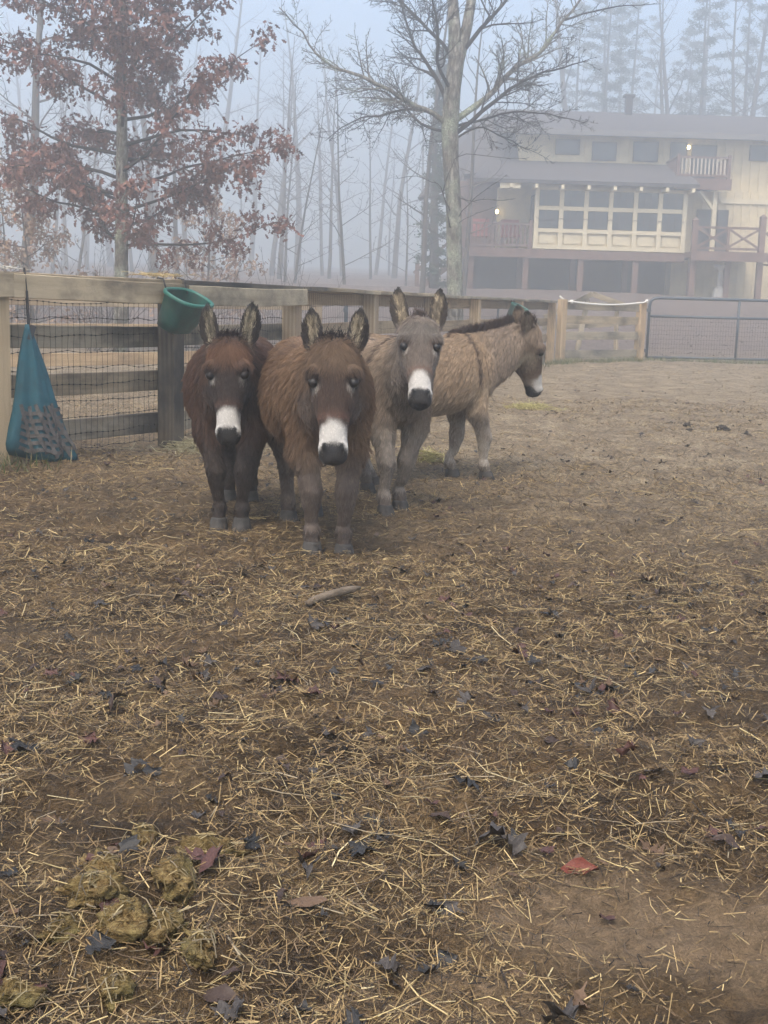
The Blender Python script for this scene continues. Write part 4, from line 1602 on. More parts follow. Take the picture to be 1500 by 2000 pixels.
        for e in eyes:
            ev = (X - np3(e)) / hl
            d_ = np.linalg.norm(ev, axis=1)
            below = ev @ np3(a_)
            ring = np.maximum(ring, (1 - sstep(.02, .036, d_)) * sstep(0, .016, below))
            brow = np.maximum(brow, (1 - sstep(.02, .05, d_)) * sstep(.004, -.012, below) if False else (1 - sstep(.026, .056, d_)) * (1 - sstep(-.004, .008, below)))
        hc_ = mixc(hc_, brow * .92, C['dark'])
        hc_ = mixc(hc_, ring * .6, (.45, .42, .37))
        edge = .282 + .03 * (np.abs(l_) / .05) ** 2 + .03 * (n3(X, 40, seed + 9) - .5)
        red = sstep(.25, .285, s_) * (1 - sstep(.285, .3, s_))
        hc_ = mixc(hc_, red * .5, C['rust'])
        wh = sstep(0, .035, s_ - edge) * (.9 + .1 * n3(X, 60, seed))
        hc_ = mixc(hc_, wh * (.12 + .88 * sstep(-.035, .012, f_)), (.5, .475, .435))
        nose = sstep(.372, .394, s_ - .012 * (np.abs(l_) / .04) ** 2 + .012 * (n3(X, 50, seed + 4) - .5)) * (1 - sstep(.036, .052, np.abs(l_) + .5 * np.maximum(0, .39 - s_))) * sstep(-.03, -.005, f_)
        lip_ = sstep(.4, .418, s_ + .05 * (1 - sstep(-.035, .008, f_)))
        hc_ = mixc(hc_, np.maximum(nose, lip_) * .98, (.016, .015, .016))
        hc_ = mixc(hc_, lip_ * sstep(.415, .43, s_) * .6, (.04, .035, .033))
        for sg in (-1, 1):
            nd_ = np.sqrt(((l_ - sg * .031) / .011) ** 2 + ((s_ - .397) / .017) ** 2)
            hc_ = mixc(hc_, (1 - sstep(.7, 1.1, nd_)) * (f_ > 0), (.003, .003, .003))
        c = c * (1 - R['head'][:, None]) + hc_ * R['head'][:, None]
        # ears: pale woolly inside, dark rim and tip
        ec = np.repeat(C['ear'][None, :], n, 0)
        inner = sstep(-.012, -.002, R['ein']) * (1 - sstep(.014, .023, R['eu'])) * (1 - sstep(.78, .92, R['et']))
        ec = mixc(ec, inner * (.3 + .7 * sstep(.005, .014, R['eu'])) * (.4 + .6 * sstep(.35, .6, n3(X, 45, seed + 2))), C['earin'])
        ec = mixc(ec, sstep(.74, .9, R['et']), (.018, .015, .014))
        c = c * (1 - R['ear'][:, None]) + ec * R['ear'][:, None]
        return c

    R = regions(V)
    vc = colour(V, R)
    ca = me.color_attributes.new('tint', 'FLOAT_COLOR', 'POINT')
    c4 = np.ones((nv, 4), dtype=np.float32)
    c4[:, :3] = vc * .8
    ca.data.foreach_set('color', c4.ravel())
    me.materials.clear()
    me.materials.append(M_HIDE)
    me.polygons.foreach_set('use_smooth', np.ones(len(me.polygons), dtype=bool))
    body = link('body', me, root)
    # eyes and hooves
    for e in eyes:
        m_ = MB()
        ellipsoid(m_, Vector((0, 0, 0)), [.0195 * hl] * 3, None, 12, 8)
        m_.build('eye', M_EYE, root, True, e)
    for i, f in enumerate(feet_l):
        m_ = MB()
        ox = .012 if i < 2 else .004
        rings = []
        for zz, r_, sh in ((-.02, .047, .01), (.0, .046, .01), (.025, .041, .004), (.044, .037, -.001), (.052, .03, -.003)):
            rings.append([Vector((ox + sh + r_ * 1.1 * math.cos(2 * PI * k / 16), r_ * math.sin(2 * PI * k / 16), zz)) for k in range(16)])
        m_.loft(rings)
        m_.build('hoof', M_HOOF, root, True, f)

    # ---- fur: strands rooted on the hide
    me.calc_loop_triangles()
    nt_ = len(me.loop_triangles)
    T = np.empty(nt_ * 3, dtype=np.int32)
    me.loop_triangles.foreach_get('vertices', T)
    T = T.reshape(-1, 3)
    A = np.linalg.norm(np.cross(V[T[:, 1]] - V[T[:, 0]], V[T[:, 2]] - V[T[:, 0]]), axis=1) / 2
    tw = A * (1 + .9 * R['head'][T[:, 0]] + .5 * R['ear'][T[:, 0]] + .2 * R['leg'][T[:, 0]])
    pick = rs_.choice(nt_, nfur, p=tw / tw.sum())
    r1, r2 = np.sqrt(rs_.rand(nfur)), rs_.rand(nfur)
    w0, w1, w2 = 1 - r1, r1 * (1 - r2), r1 * r2
    tri = T[pick]
    X = V[tri[:, 0]] * w0[:, None] + V[tri[:, 1]] * w1[:, None] + V[tri[:, 2]] * w2[:, None]
    NN = N[tri[:, 0]] * w0[:, None] + N[tri[:, 1]] * w1[:, None] + N[tri[:, 2]] * w2[:, None]
    NN /= np.linalg.norm(NN, axis=1)[:, None] + 1e-9
    keep = (X[:, 2] > .06)
    X, NN = X[keep], NN[keep]
    R = regions(X)
    n = len(X)
    XJ = X + rs_.normal(0, .006, X.shape)
    col = colour(XJ, regions(XJ))
    s_, l_, f_ = R['s'], R['l'], R['f']
    hw_, ew, lw = R['head'], R['ear'], R['leg']
    # flow
    D = np.zeros((n, 3))
    D[:, 0] = -.55
    D[:, 2] = -.8
    D += .5 * np.stack([n3(X, 5, seed + k) - .5 for k in (11, 12, 13)], 1)
    hdir = np3(a_)[None, :] * 1.0 + np.clip(l_ / .035 + rs_.normal(0, .5, n), -1, 1)[:, None] * np3(lat)[None, :] * (.9 * (1 - sstep(.05, .2, s_)))[:, None]
    D = D * (1 - hw_[:, None]) + hdir * hw_[:, None]
    D = D * (1 - lw[:, None]) + np.array([[-.15, 0, -1.0]]) * lw[:, None]
    edv = np.zeros((n, 3))
    for eb, ed, fmd, q_, sg in ears:
        near = np.linalg.norm(X - np3(eb) - np3(ed) * ear_len * .5, axis=1) < ear_len * .75
        edv[near] = np3(ed)
    D = D * (1 - ew[:, None]) + edv * ew[:, None]
    D -= NN * np.sum(D * NN, 1)[:, None]
    D /= np.linalg.norm(D, axis=1)[:, None] + 1e-9
    ln = .034 * fluff * np.ones(n)
    ln = ln * (1 - hw_) + hw_ * (.028 * (1 - sstep(.08, .19, s_)) + .013 * sstep(.08, .19, s_) * (1 - sstep(.24, .31, s_)) + .0045)
    ln = ln * (1 - lw) + lw * .017
    ln = ln * (1 - ew) + ew * (.012 + .01 * (R['ein'] > -.004))
    ln *= rs_.uniform(.6, 1.25, n)
    lift = .38 * (1 - hw_ * .3) * (1 - .3 * lw)
    # clumps: strands lean towards a shared guide
    ng = max(50, n // 16)
    gi = rs_.choice(n, ng, replace=False)
    kd = KDTree(ng)
    for q, i in enumerate(gi):
        kd.insert(X[i], q)
    kd.balance()
    own = np.array([kd.find(x)[1] for x in X])
    G = gi[own]
    clump = np.where(hw_ > .5, .4, .5)
    k = 5
    pts = np.empty((n, k, 3))
    cu = rs_.normal(0, 1, (n, 3))
    cug = cu[G]
    for j in range(k):
        u_ = j / (k - 1)
        bend = lift[:, None] * (1 - .55 * u_) * u_
        base = X + D * (ln * u_)[:, None] + NN * (ln[:, None] * bend) + cu * (ln * .08 * u_ * u_)[:, None]
        gbase = X[G] + D[G] * (ln * u_)[:, None] + NN[G] * (ln[:, None] * bend * 1.15) + cug * (ln * .22 * u_ * u_)[:, None]
        w_ = (clump * u_ ** 1.3)[:, None]
        pts[:, j] = base * (1 - w_) + gbase * w_
        pts[:, j, 2] -= ln * .12 * u_ * u_
    wd = rs_.uniform(.00045, .0008, n) * (1 - .35 * hw_)
    prof = np.array([1.0, .95, .85, .6, .15])
    radius = wd[:, None] * prof[None, :]
    shade = rs_.uniform(.72, 1.3, n) * (rs_.uniform(.82, 1.2, ng)[own])
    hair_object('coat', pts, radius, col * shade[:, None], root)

    # ---- mane / forelock
    mp_, md_, ml_ = [], [], []
    if mane == 'full':
        for i in range(2600):
            s2 = rng.random()
            f2 = s2 * 8
            i2 = min(int(f2), 7)
            p = neck_path[i2].lerp(neck_path[i2 + 1], f2 - i2)
            tng = (neck_path[i2 + 1] - neck_path[i2]).normalized()
            upv = (Vector((0, 0, 1)) - tng * tng.z).normalized()
            dd = (.225 * (1 - s2) + .135 * s2)
            side = tng.cross(upv)
            mp_.append(p + upv * dd * .95 + side * rng.gauss(0, .012))
            md_.append((upv + tng * .15 + side * rng.gauss(0, .16) + Vector((rng.gauss(0, .1), rng.gauss(0, .1), 0))).normalized())
            ml_.append(.05 * rng.uniform(.5, 1.2) * (.5 + .5 * min(1, s2 * 3)))
    cnt = 850 if mane != 'none' else 0
    for i in range(cnt):
        p = P0 + (a_ * rng.uniform(-.02, .045) + lat * rng.gauss(0, .027 if mane == 'tuft' else .014) + fdir * (.02 + rng.uniform(-.05, .03))) * hl
        mp_.append(p)
        if mane == 'upright' or mane == 'full':
            md_.append((-a_ * .9 + lat * rng.gauss(0, .25) + fdir * rng.gauss(.15, .2)).normalized())
            ml_.append(.06 * rng.uniform(.5, 1.15))
        else:
            md_.append((-a_ * rng.uniform(.3, .9) + lat * rng.gauss(0, .5) + fdir * rng.uniform(.3, .7)).normalized())
            ml_.append(.062 * rng.uniform(.4, 1.2))
    if mp_:
        mpn = np.array([tuple(v) for v in mp_])
        mdn = np.array([tuple(v) for v in md_])
        mln = np.array(ml_)
        m_ = len(mpn)
        pts = np.empty((m_, 4, 3))
        cu = rs_.normal(0, 1, (m_, 3))
        for j in range(4):
            u_ = j / 3
            pts[:, j] = mpn + mdn * (mln * u_)[:, None] + cu * (mln * .12 * u_ * u_)[:, None]
            if mane == 'tuft':
                pts[:, j, 2] -= mln * .35 * u_ * u_
        radius = np.full((m_, 1), .0013) * np.array([[1, .9, .7, .2]])
        mc = C['mane'][None, :] * rs_.uniform(.6, 1.5, (m_, 1))
        hair_object('mane', pts, radius, mc, root)
    return root


COAT_A = dict(body=(.084, .045, .03), body2=(.125, .07, .044), belly=(0.083, 0.052, 0.041), chest=(0.063, 0.043, 0.034), dark=(0.016, 0.012, 0.010), leg=(.042, .031, .026), leg2=(.06, .045, .037),
              face=(.036, .025, .021), forehead=(.125, .064, .036), cheek=(0.071, 0.052, 0.045), rust=(0.107, 0.053, 0.039), ear=(.016, .012, .01), earin=(.36, .31, .21), mane=(0.022, 0.013, 0.012))
COAT_B = dict(body=(.13, .077, .044), body2=(.19, .118, .068), belly=(0.131, 0.099, 0.075), chest=(.11, .074, .05), dark=(0.017, 0.012, 0.011), leg=(.1, .077, .062), leg2=(.14, .108, .088),
              face=(.055, .034, .025), forehead=(.135, .088, .055), cheek=(0.113, 0.086, 0.069), rust=(0.145, 0.069, 0.046), ear=(.018, .013, .011), earin=(.36, .3, .2), mane=(0.019, 0.014, 0.014))
COAT_C = dict(body=(0.291, 0.218, 0.152), body2=(0.243, 0.180, 0.133), belly=(0.329, 0.292, 0.240), chest=(0.156, 0.138, 0.124), dark=(0.053, 0.033, 0.025), leg=(0.213, 0.180, 0.150), leg2=(0.155, 0.129, 0.108),
              face=(0.131, 0.105, 0.086), forehead=(0.164, 0.142, 0.120), cheek=(0.188, 0.155, 0.129), rust=(0.159, 0.086, 0.060), ear=(.035, .026, .02), earin=(.42, .34, .22), mane=(0.044, 0.031, 0.025), cross=True)
COAT_D = dict(body=(.31, .22, .14), body2=(.4, .3, .2), belly=(0.315, 0.252, 0.189), chest=(0.236, 0.184, 0.141), dark=(0.050, 0.032, 0.023), leg=(0.354, 0.310, 0.259), leg2=(0.228, 0.180, 0.141),
              face=(0.148, 0.105, 0.073), forehead=(0.201, 0.150, 0.110), cheek=(.42, .35, .25), rust=(0.138, 0.082, 0.059), ear=(.15, .11, .078), earin=(0.306, 0.252, 0.180), mane=(0.041, 0.027, 0.022), cross=True)

donkey('dark brown donkey nearest the fence, head low, facing the camera', (.03, -1), [(-.765, 5.62), (-.655, 5.59), (-.80, 6.22), (-.685, 6.2)],
       (-.70, 5.43, .835), (-.68, 5.27, .405), (.0, -1, .12), COAT_A, 0.96, 2, .18, .215, 'tuft', 110000, 0, 1.1)
donkey('shaggy reddish-brown donkey standing in front of the others, facing the camera', (.2, -.98), [(-.295, 4.985), (-.165, 5.02), (-.45, 5.7), (-.34, 5.86)],
       (-.215, 4.86, .855), (-.2, 4.66, .415), (.02, -1, .12), COAT_B, .93, 3, .14, .2, 'tuft', 125000, 0, 1.25)
donkey('grey-dun donkey with head raised and ears pricked, looking at the camera', (.42, -.9), [(.0, 5.97), (.075, 6.15), (-.215, 6.57), (-.1, 6.75)],
       (.14, 5.9, .925), (.15, 5.6, .565), (.03, -1, .45), COAT_C, 0.92, 4, .14, .275, 'upright', 105000)
donkey('tan donkey seen from the side, facing the metal gate with its head lowered', (.9, .4), [(.60, 7.40), (.40, 7.49), (-.075, 7.05), (-.18, 7.25)],
       (.845, 7.70, .905), (.935, 7.80, .47), (.93, .1, .3), COAT_D, 0.98, 5, .15, .155, 'full', 105000, 0, 1.0, .75)

# ================================================================== THINGS ON THE FENCE
t = NT('scuffed_green_plastic')
gn = t.noise(11, 7, 0.7, t.coord('Object', (1, 1, .5)))
gc_ = t.ramp(gn, [(.3, (.004, .03, .022)), (.55, (.007, .055, .04)), (.72, (.018, .1, .075))])
gd = t.ramp(t.noise(4.5, 6, .65, t.coord('Object')), [(.5, 0.0), (.68, .8)])
gc_ = t.mix(gd, gc_, (.06, .05, .035))
M_GREEN = t.fin(gc_, .55, .35)
M_LIP = plain_mat('worn_green_rim', (0.018, 0.11, 0.08), 0.5, 0.2, 9, 0.4)


def feeder(loc, d, label):
    d = Vector((d[0], d[1], 0)).normalized()
    n = Vector((d.y, -d.x, 0))
    root = empty('feed_bucket', loc)
    root.rotation_euler = (0, 0, math.atan2(d.y, d.x))       # local x along fence, local -y out
    tag(root, label, 'bucket', 'green feed buckets hung on the fence')
    tilt = Matrix.Rotation(rad(25), 3, 'X') * .88

    def ring(w, dep, z, n0=0.0, k=28):
        out = []
        for i in range(k):
            a = 2 * PI * i / k
            ca, sa = math.cos(a), math.sin(a)
            x = math.copysign(abs(ca) ** .62, ca) * w
            yy = -(n0 + dep / 2) + math.copysign(abs(sa) ** (.62 if sa > 0 else .8), sa) * dep / 2
            out.append(tilt @ Vector((x, yy, z)))
        return out
    m = MB()
    m.loft([ring(.185, .29, 0), ring(.175, .272, -.08, .004), ring(.158, .235, -.2, .01), ring(.14, .2, -.27, .015), ring(.1, .14, -.29, .04),
            ring(.09, .12, -.27, .05), ring(.13, .185, -.255, .022), ring(.15, .222, -.19, .016), ring(.168, .262, -.07, .01), ring(.176, .275, 0.0, .008)], False)
    rings_n = 28
    m.f.append(tuple(range(4 * rings_n, 5 * rings_n)))
    m.f.append(tuple(reversed(range(5 * rings_n, 6 * rings_n))))
    m.build('tub', M_GREEN, root, True)
    m = MB()
    m.loft([ring(.2, .315, -.012, -.008), ring(.203, .322, .004, -.011), ring(.195, .31, .014, -.006), ring(.178, .28, .012, .006), ring(.176, .275, -.004, .008)], False)
    m.build('rim', M_LIP, root, True)
    for sx in (-.11, .11):
        m = MB()
        m.tube([Vector((sx, -.02, -.03)), Vector((sx, .005, .05)), Vector((sx, .012, .066)), Vector((sx, .06, .07)), Vector((sx, .072, .04))], .006, 6)
        m.build('hook', M_WIRE, root, True)
    return root


d1 = Vector((FP[2][0] - FP[1][0], FP[2][1] - FP[1][1], 0)).normalized()
n1_ = Vector((d1.y, -d1.x, 0))
fp_ = Vector((*FP[2], 0)) - d1 * .12 + n1_ * .13
feeder((fp_.x, fp_.y, 1.07), d1, 'green plastic feed bucket hooked over the fence above the black post')
d2 = Vector((FP[7][0] - FP[6][0], FP[7][1] - FP[6][1], 0)).normalized()
n2_ = Vector((d2.y, -d2.x, 0))
fp_ = Vector((*FP[6], 0)).lerp(Vector((*FP[7], 0)), .66) + n2_ * .1
feeder((fp_.x, fp_.y, 1.07), d2, 'green plastic feed bucket on the fence behind the tan donkey')

# teal hay bag with a webbing front
M_TEAL = plain_mat('teal_nylon', (0.008, 0.06, 0.08), 0.65, 0.4, 6, 0.35, 0, 0.4)
bagO = Vector((*FP[1], 0)) + d1 * .16 + n1_ * .13
bag = empty('hay_bag', (bagO.x, bagO.y, gz(bagO.x, bagO.y)))
bag.rotation_euler = (0, 0, math.atan2(d1.y, d1.x) - .55)
tag(bag, 'teal nylon hay bag with black webbing front slumped against the fence', 'bag')


def bag_pt(a, v):
    """a: angle round, v: 0 top .. 1 bottom"""
    z = .79 * (1 - v) + .02
    w = .012 + .205 * v ** .98 + (.02 * v * math.sin(6 * v + 1))
    dp = .012 + .075 * v ** 1.1
    if v > .93:
        w *= 1 - (v - .93) * 3.2
        dp *= 1 - (v - .93) * 4
    x = math.cos(a) * w
    y = math.sin(a) * dp
    # folds that run down from the knot
    fo = .02 * math.sin(5 * a + 1.3 + 1.5 * v) * v + .012 * math.sin(9 * a + 5 * v) * v
    x += fo * math.cos(a) + .06 * v - .015
    y += fo * math.sin(a)
    z += .045 * v * math.cos(a) * -1.0 + .012 * math.sin(7 * a) * v
    return Vector((x, y, max(z, .012)))


m = MB()
m.loft([[bag_pt(2 * PI * k / 36, v / 22) for k in range(36)] for v in range(22, -1, -1)])
m.build('sack', M_TEAL, bag, True)
wb = 0


def web_strip(f, n=14, w=.011):
    global wb
    m = MB()
    rows = []
    for i in range(n + 1):
        a, v = f(i / n)
        p = bag_pt(a, v)
        e = .01
        t_ = (bag_pt(*f(min(1, i / n + .02))) - bag_pt(*f(max(0, i / n - .02)))).normalized()
        nn = (bag_pt(a + e, v) - bag_pt(a - e, v)).cross(bag_pt(a, v + e) - bag_pt(a, v - e)).normalized()
        if nn.y > 0:
            nn = -nn
        sd = nn.cross(t_).normalized()
        rows.append((p + nn * .004 - sd * w, p + nn * .004 + sd * w, p + nn * .0075 + sd * w, p + nn * .0075 - sd * w))
    m.loft(rows)
    m.build('webbing', M_WEB, bag)


M_WEB = plain_mat('worn_black_webbing', (0.075, 0.07, 0.066), 0.85, 0.4, 30)
for k in range(6):
    u_ = k / 5
    web_strip(lambda s, u_=u_: (-2.35 + 1.75 * u_ + .55 * s * (1 - .3 * u_), .56 + .05 * (1 - u_) + (.38 - .04 * (1 - u_)) * s if u_ > -1 else 0))
for k in range(6):
    u_ = k / 5
    web_strip(lambda s, u_=u_: (-2.3 + 2.15 * s, .66 + .27 * u_ - .09 * s + .03 * math.sin(3 * s)))
m = MB()
m.bar((-.005, .0, .76), (-.012, .02, 1.0), .012, .03, (0, 1, 0))
m.bar((-.012, .02, 1.0), (-.02, .03, 1.13), .006, .026, (0, 1, 0))
m.bar((.02, .012, .80), (-.01, .0, .72), .03, .04, (0, 1, 0))
m.build('strap', M_STRAP, bag)

# frayed rope end tied over the top board
fr = MB()
rr_ = random.Random(4)
fo = Vector((*FP[1], 0)) + d1 * -.02 + n1_ * .08 + Vector((0, 0, 1.125))
for k in range(46):
    p = fo + d1 * rr_.gauss(.0, .07) + n1_ * rr_.uniform(-.08, .03) + Vector((0, 0, .035))
    q = [p]
    dd = Vector((rr_.gauss(0, 1), rr_.gauss(0, 1), rr_.gauss(0, .25))).normalized()
    for j in range(4):
        dd = (dd + Vector((rr_.gauss(0, .4), rr_.gauss(0, .4), rr_.gauss(-.18, .2)))).normalized()
        q.append(q[-1] + dd * .026)
    q = [Vector((v.x, v.y, max(v.z, 1.152) if abs((v - fo).dot(n1_)) < .1 else v.z)) for v in q]
    fr.tube(q, .0028, 3, False)
o_ = fr.build('frayed_rope', plain_mat('old_rope', (0.42, 0.4, 0.35), 0.9, 0.2, 40))
tag(o_, 'frayed whitish rope tangle on the fence cap above the hay bag', 'rope')

# ================================================================== LITTER ON THE GROUND
STRAWC = np.array([(.56, .43, .2), (.48, .36, .17), (.4, .29, .14), (.34, .27, .17), (.6, .49, .27), (.2, .14, .08), (.13, .09, .055)])


def straw_mesh(name, cx, cy, cz, ln, yaw, pitch, wid, cols, bend, mat):
    """three-ring, three-sided stalks"""
    n = len(cx)
    dx, dy = np.cos(yaw), np.sin(yaw)
    V = np.empty((n, 3, 3, 3))
    for r, s in enumerate((-.5, 0.0, .5)):
        px = cx + dx * ln * s * np.cos(pitch) - dy * bend * ln * (1 if r == 1 else 0)
        py = cy + dy * ln * s * np.cos(pitch) + dx * bend * ln * (1 if r == 1 else 0)
        pz = np.maximum(cz + ln * s * np.sin(pitch), ground_z(px, py) + wid * .3)
        for k in range(3):
            a = 2 * PI * k / 3 + .5
            ww = wid * (1 if r != 2 else .6)
            V[:, r, k, 0] = px - dy * np.cos(a) * ww
            V[:, r, k, 1] = py + dx * np.cos(a) * ww
            V[:, r, k, 2] = pz + np.sin(a) * ww
    base = (np.arange(n) * 9)[:, None, None]
    f = []
    for r in range(2):
        for k in range(3):
            k2 = (k + 1) % 3
            f.append((r * 3 + k, r * 3 + k2, r * 3 + 3 + k2, r * 3 + 3 + k))
    F = (np.array(f)[None] + base).reshape(-1, 4)
    C_ = np.repeat(cols, 9, 0)
    return fast_mesh(name, V.reshape(-1, 3), F, mat, False, C_)


M_STRAW = attr_mat('straw', 'tint', 0.65, 0.3)


def scatter_xy(specs, seed, power=1.6, holes=True):
    rs_ = np.random.RandomState(seed)
    X, Y = [], []
    for y0, y1, dens in specs:
        wmax = .4 * y1 + 1.25
        n = int(dens * (y1 - y0) * 2 * wmax)
        y = rs_.uniform(y0, y1, n)
        x = rs_.uniform(-wmax, wmax, n)
        ok = np.abs(x) < .4 * y + 1.25
        w = (.55 * vnoise(x * 1.7, y * 1.7, 21) + .45 * vnoise(x * 5.2, y * 5.2, 22)) ** power * 2.6
        bare = np.exp(-(((x - .36) / .2) ** 2 + ((y - 2.0) / .2) ** 2)) + .7 * np.exp(-(((x - .75) / .25) ** 2 + ((y - 1.95) / .15) ** 2))
        if holes:
            bare = bare + .55 * np.exp(-(((x - 1.9) / 1.3) ** 2 + ((y - 7.6) / 2.2) ** 2))
        w = w * (1 - .85 * np.clip(bare, 0, 1))
        ok &= rs_.rand(n) < w
        X.append(x[ok])
        Y.append(y[ok])
    return np.concatenate(X), np.concatenate(Y), rs_


# long stalks
sx, sy, rs_ = scatter_xy([(1.1, 3, 1150), (3, 5, 700), (5, 8, 300), (8, 14, 80), (14, 24, 14)], 5, 2.3)
n = len(sx)
ln = np.clip(rs_.gamma(2.2, .022, n) + .015, .02, .2)
wid = np.exp(rs_.normal(-7.22, .35, n)) * (1 + .4 * (ln > .09)) * (1 + .05 * sy)
pit = rs_.normal(0, .1, n)
col = STRAWC[rs_.choice(7, n, p=[.14, .17, .2, .17, .06, .15, .11])] * rs_.uniform(.7, 1.2, (n, 1))
me = straw_mesh('straw', sx, sy, ground_z(sx, sy) + .004 + np.abs(pit) * ln * .4, ln, rs_.uniform(0, 2 * PI, n), pit, wid, col, rs_.normal(0, .17, n), M_STRAW)
o_ = link('straw', me)
tag(o_, 'loose pale straw stalks scattered over the paddock', kind='stuff')
# chaff: short flat crumbs of straw and bedding
sx, sy, rs_ = scatter_xy([(1.1, 3, 21000), (3, 5, 13000), (5, 8, 5000), (8, 14, 1300), (14, 24, 150)], 6, 1.3)
n = len(sx)
ln = (.007 + .034 * rs_.rand(n) ** 2.0) * (1 + .05 * sy)
wd = rs_.uniform(.0006, .0015, n) * (1 + .12 * sy)
yaw = rs_.uniform(0, 2 * PI, n)
p1 = rs_.normal(0, .35, n)
p2 = rs_.normal(0, .5, n)
dx, dy = np.cos(yaw), np.sin(yaw)
zc = ground_z(sx, sy) + .003 + np.abs(np.sin(p1)) * ln * .5
V = np.empty((n, 4, 3))
for k, (u_, v_) in enumerate(((-1, -1), (1, -1), (1, 1), (-1, 1))):
    V[:, k, 0] = sx + dx * ln * .5 * u_ - dy * wd * .5 * v_
    V[:, k, 1] = sy + dy * ln * .5 * u_ + dx * wd * .5 * v_
    V[:, k, 2] = zc + np.sin(p1) * ln * .5 * u_ + np.sin(p2) * wd * .5 * v_
CH = np.array([(.31, .215, .095), (.2, .132, .058), (.1, .064, .032), (.045, .03, .017), (.46, .345, .16), (.02, .015, .011)])
col = CH[rs_.choice(6, n, p=[.17, .25, .25, .17, .06, .1])] * rs_.uniform(.7, 1.25, (n, 1))
me = fast_mesh('chaff', V.reshape(-1, 3), (np.arange(n)[:, None] * 4 + np.arange(4)[None]), M_STRAW, False, np.repeat(col, 4, 0))
o_ = link('chaff', me)
tag(o_, 'trodden chaff and bedding crumbs covering the soil', kind='stuff')

# dead leaves: the ones that show largest are pieces of the ground, the rest one litter mesh
M_WETLEAF = attr_mat('wet_leaf', 'tint', 0.5, 0.22, 25, 0.3)
LEAFC = [(.034, .032, .03), (.05, .043, .038), (.042, .028, .022), (.065, .032, .026), (.12, .075, .045), (.025, .024, .023)]
KINDS_ = ['oak', 'maple', 'ovate', 'maple', 'oak', 'maple']
leaf_meshes = []
rl = random.Random(12)
for i in range(24):
    v, f = leaf_geo(KINDS_[i % 6], random.Random(100 + i), 1.3, .8)
    v = v - np.array([.5, 0, 0])
    v[:, 2] -= v[:, 2].min()
    c = np.array(LEAFC[i % 6 if i < 18 else (i * 5) % 6]) * rl.uniform(.8, 1.3)
    leaf_meshes.append((v, f, c, fast_mesh('leaf', v, f, M_WETLEAF, False, np.repeat(c[None], len(v), 0))))
lx, ly, rs_ = scatter_xy([(1.45, 2.6, 42), (2.6, 3.6, 30), (3.6, 5.2, 15)], 9, 1.0, False)
sel = np.argsort(ly + 3 * np.maximum(0, np.abs(lx) - .34 * ly - .1))[:300]
for i in sel:
    me = leaf_meshes[rl.randrange(24)][3]
    o_ = link('leaf', me, ground)
    s_ = rl.uniform(.035, .08)
    o_.location = (lx[i], ly[i], gz(lx[i], ly[i]) + .006)
    o_.rotation_euler = (rl.gauss(0, .3), rl.gauss(0, .3), rl.uniform(0, 6.28))
    o_.scale = (s_, s_ * rl.uniform(.7, 1.1), s_ * rl.uniform(.6, 1.2))
geos = [(v, f) for v, f, _, _ in leaf_meshes]
lx2, ly2, rs_ = scatter_xy([(1.3, 3.0, 60), (3.0, 5.2, 55), (5.2, 9, 22), (9, 16, 5), (26, 42, 5)], 10, 1.4, False)
pl, cl = [], []
for x_, y_ in zip(lx2, ly2):
    R_ = rand_rot(rl, None, .25) * rl.uniform(.02, .05) * (1.6 if y_ > 20 else 1)
    pl.append((rl.randrange(24), R_, np.array([x_, y_, gz(x_, y_) + .006])))
    cl.append(leaf_meshes[pl[-1][0]][2])
o_ = scatter_leaves('leaf_litter', geos, pl, cl, M_WETLEAF)
tag(o_, 'small broken dead leaves strewn over the paddock', kind='stuff')
# the big red leaf and a few other singular ones
big = link('fallen_leaf', fast_mesh('fallen_leaf', *[leaf_geo('ovate', random.Random(5), 1.6, 1.4)[i] for i in (0, 1)], M_WETLEAF, False, np.repeat(np.array([[.13, .034, .022]]), 21, 0)))
big.location = (.35, 2.16, gz(.35, 2.16) + .012)
big.rotation_euler = (.5, 0, .05)
big.scale = (.075, .07, .06)
tag(big, 'curled glossy red-brown leaf beside the bare patch of soil', 'leaf')

# clumps of dung and old bedding
M_DUNG = None
t = NT('fibrous_dung')
nn_ = t.noise(60, 5, 0.7, t.coord('Object', (1, 1, 2.5)), 1.5)
n2_n = t.noise(9, 3, 0.5, t.coord('Object'))
cc = t.ramp(nn_, [(0.3, (.055, .032, .012)), (0.5, (.19, .125, .048)), (0.72, (.38, .29, .125))])
cc = t.mix(t.ramp(n2_n, [(.4, 0.0), (.65, .7)]), cc, (.2, .17, .065))
t.bump(nn_, 1.0, .012)
M_DUNG = t.fin(cc, 0.85, 0.2)


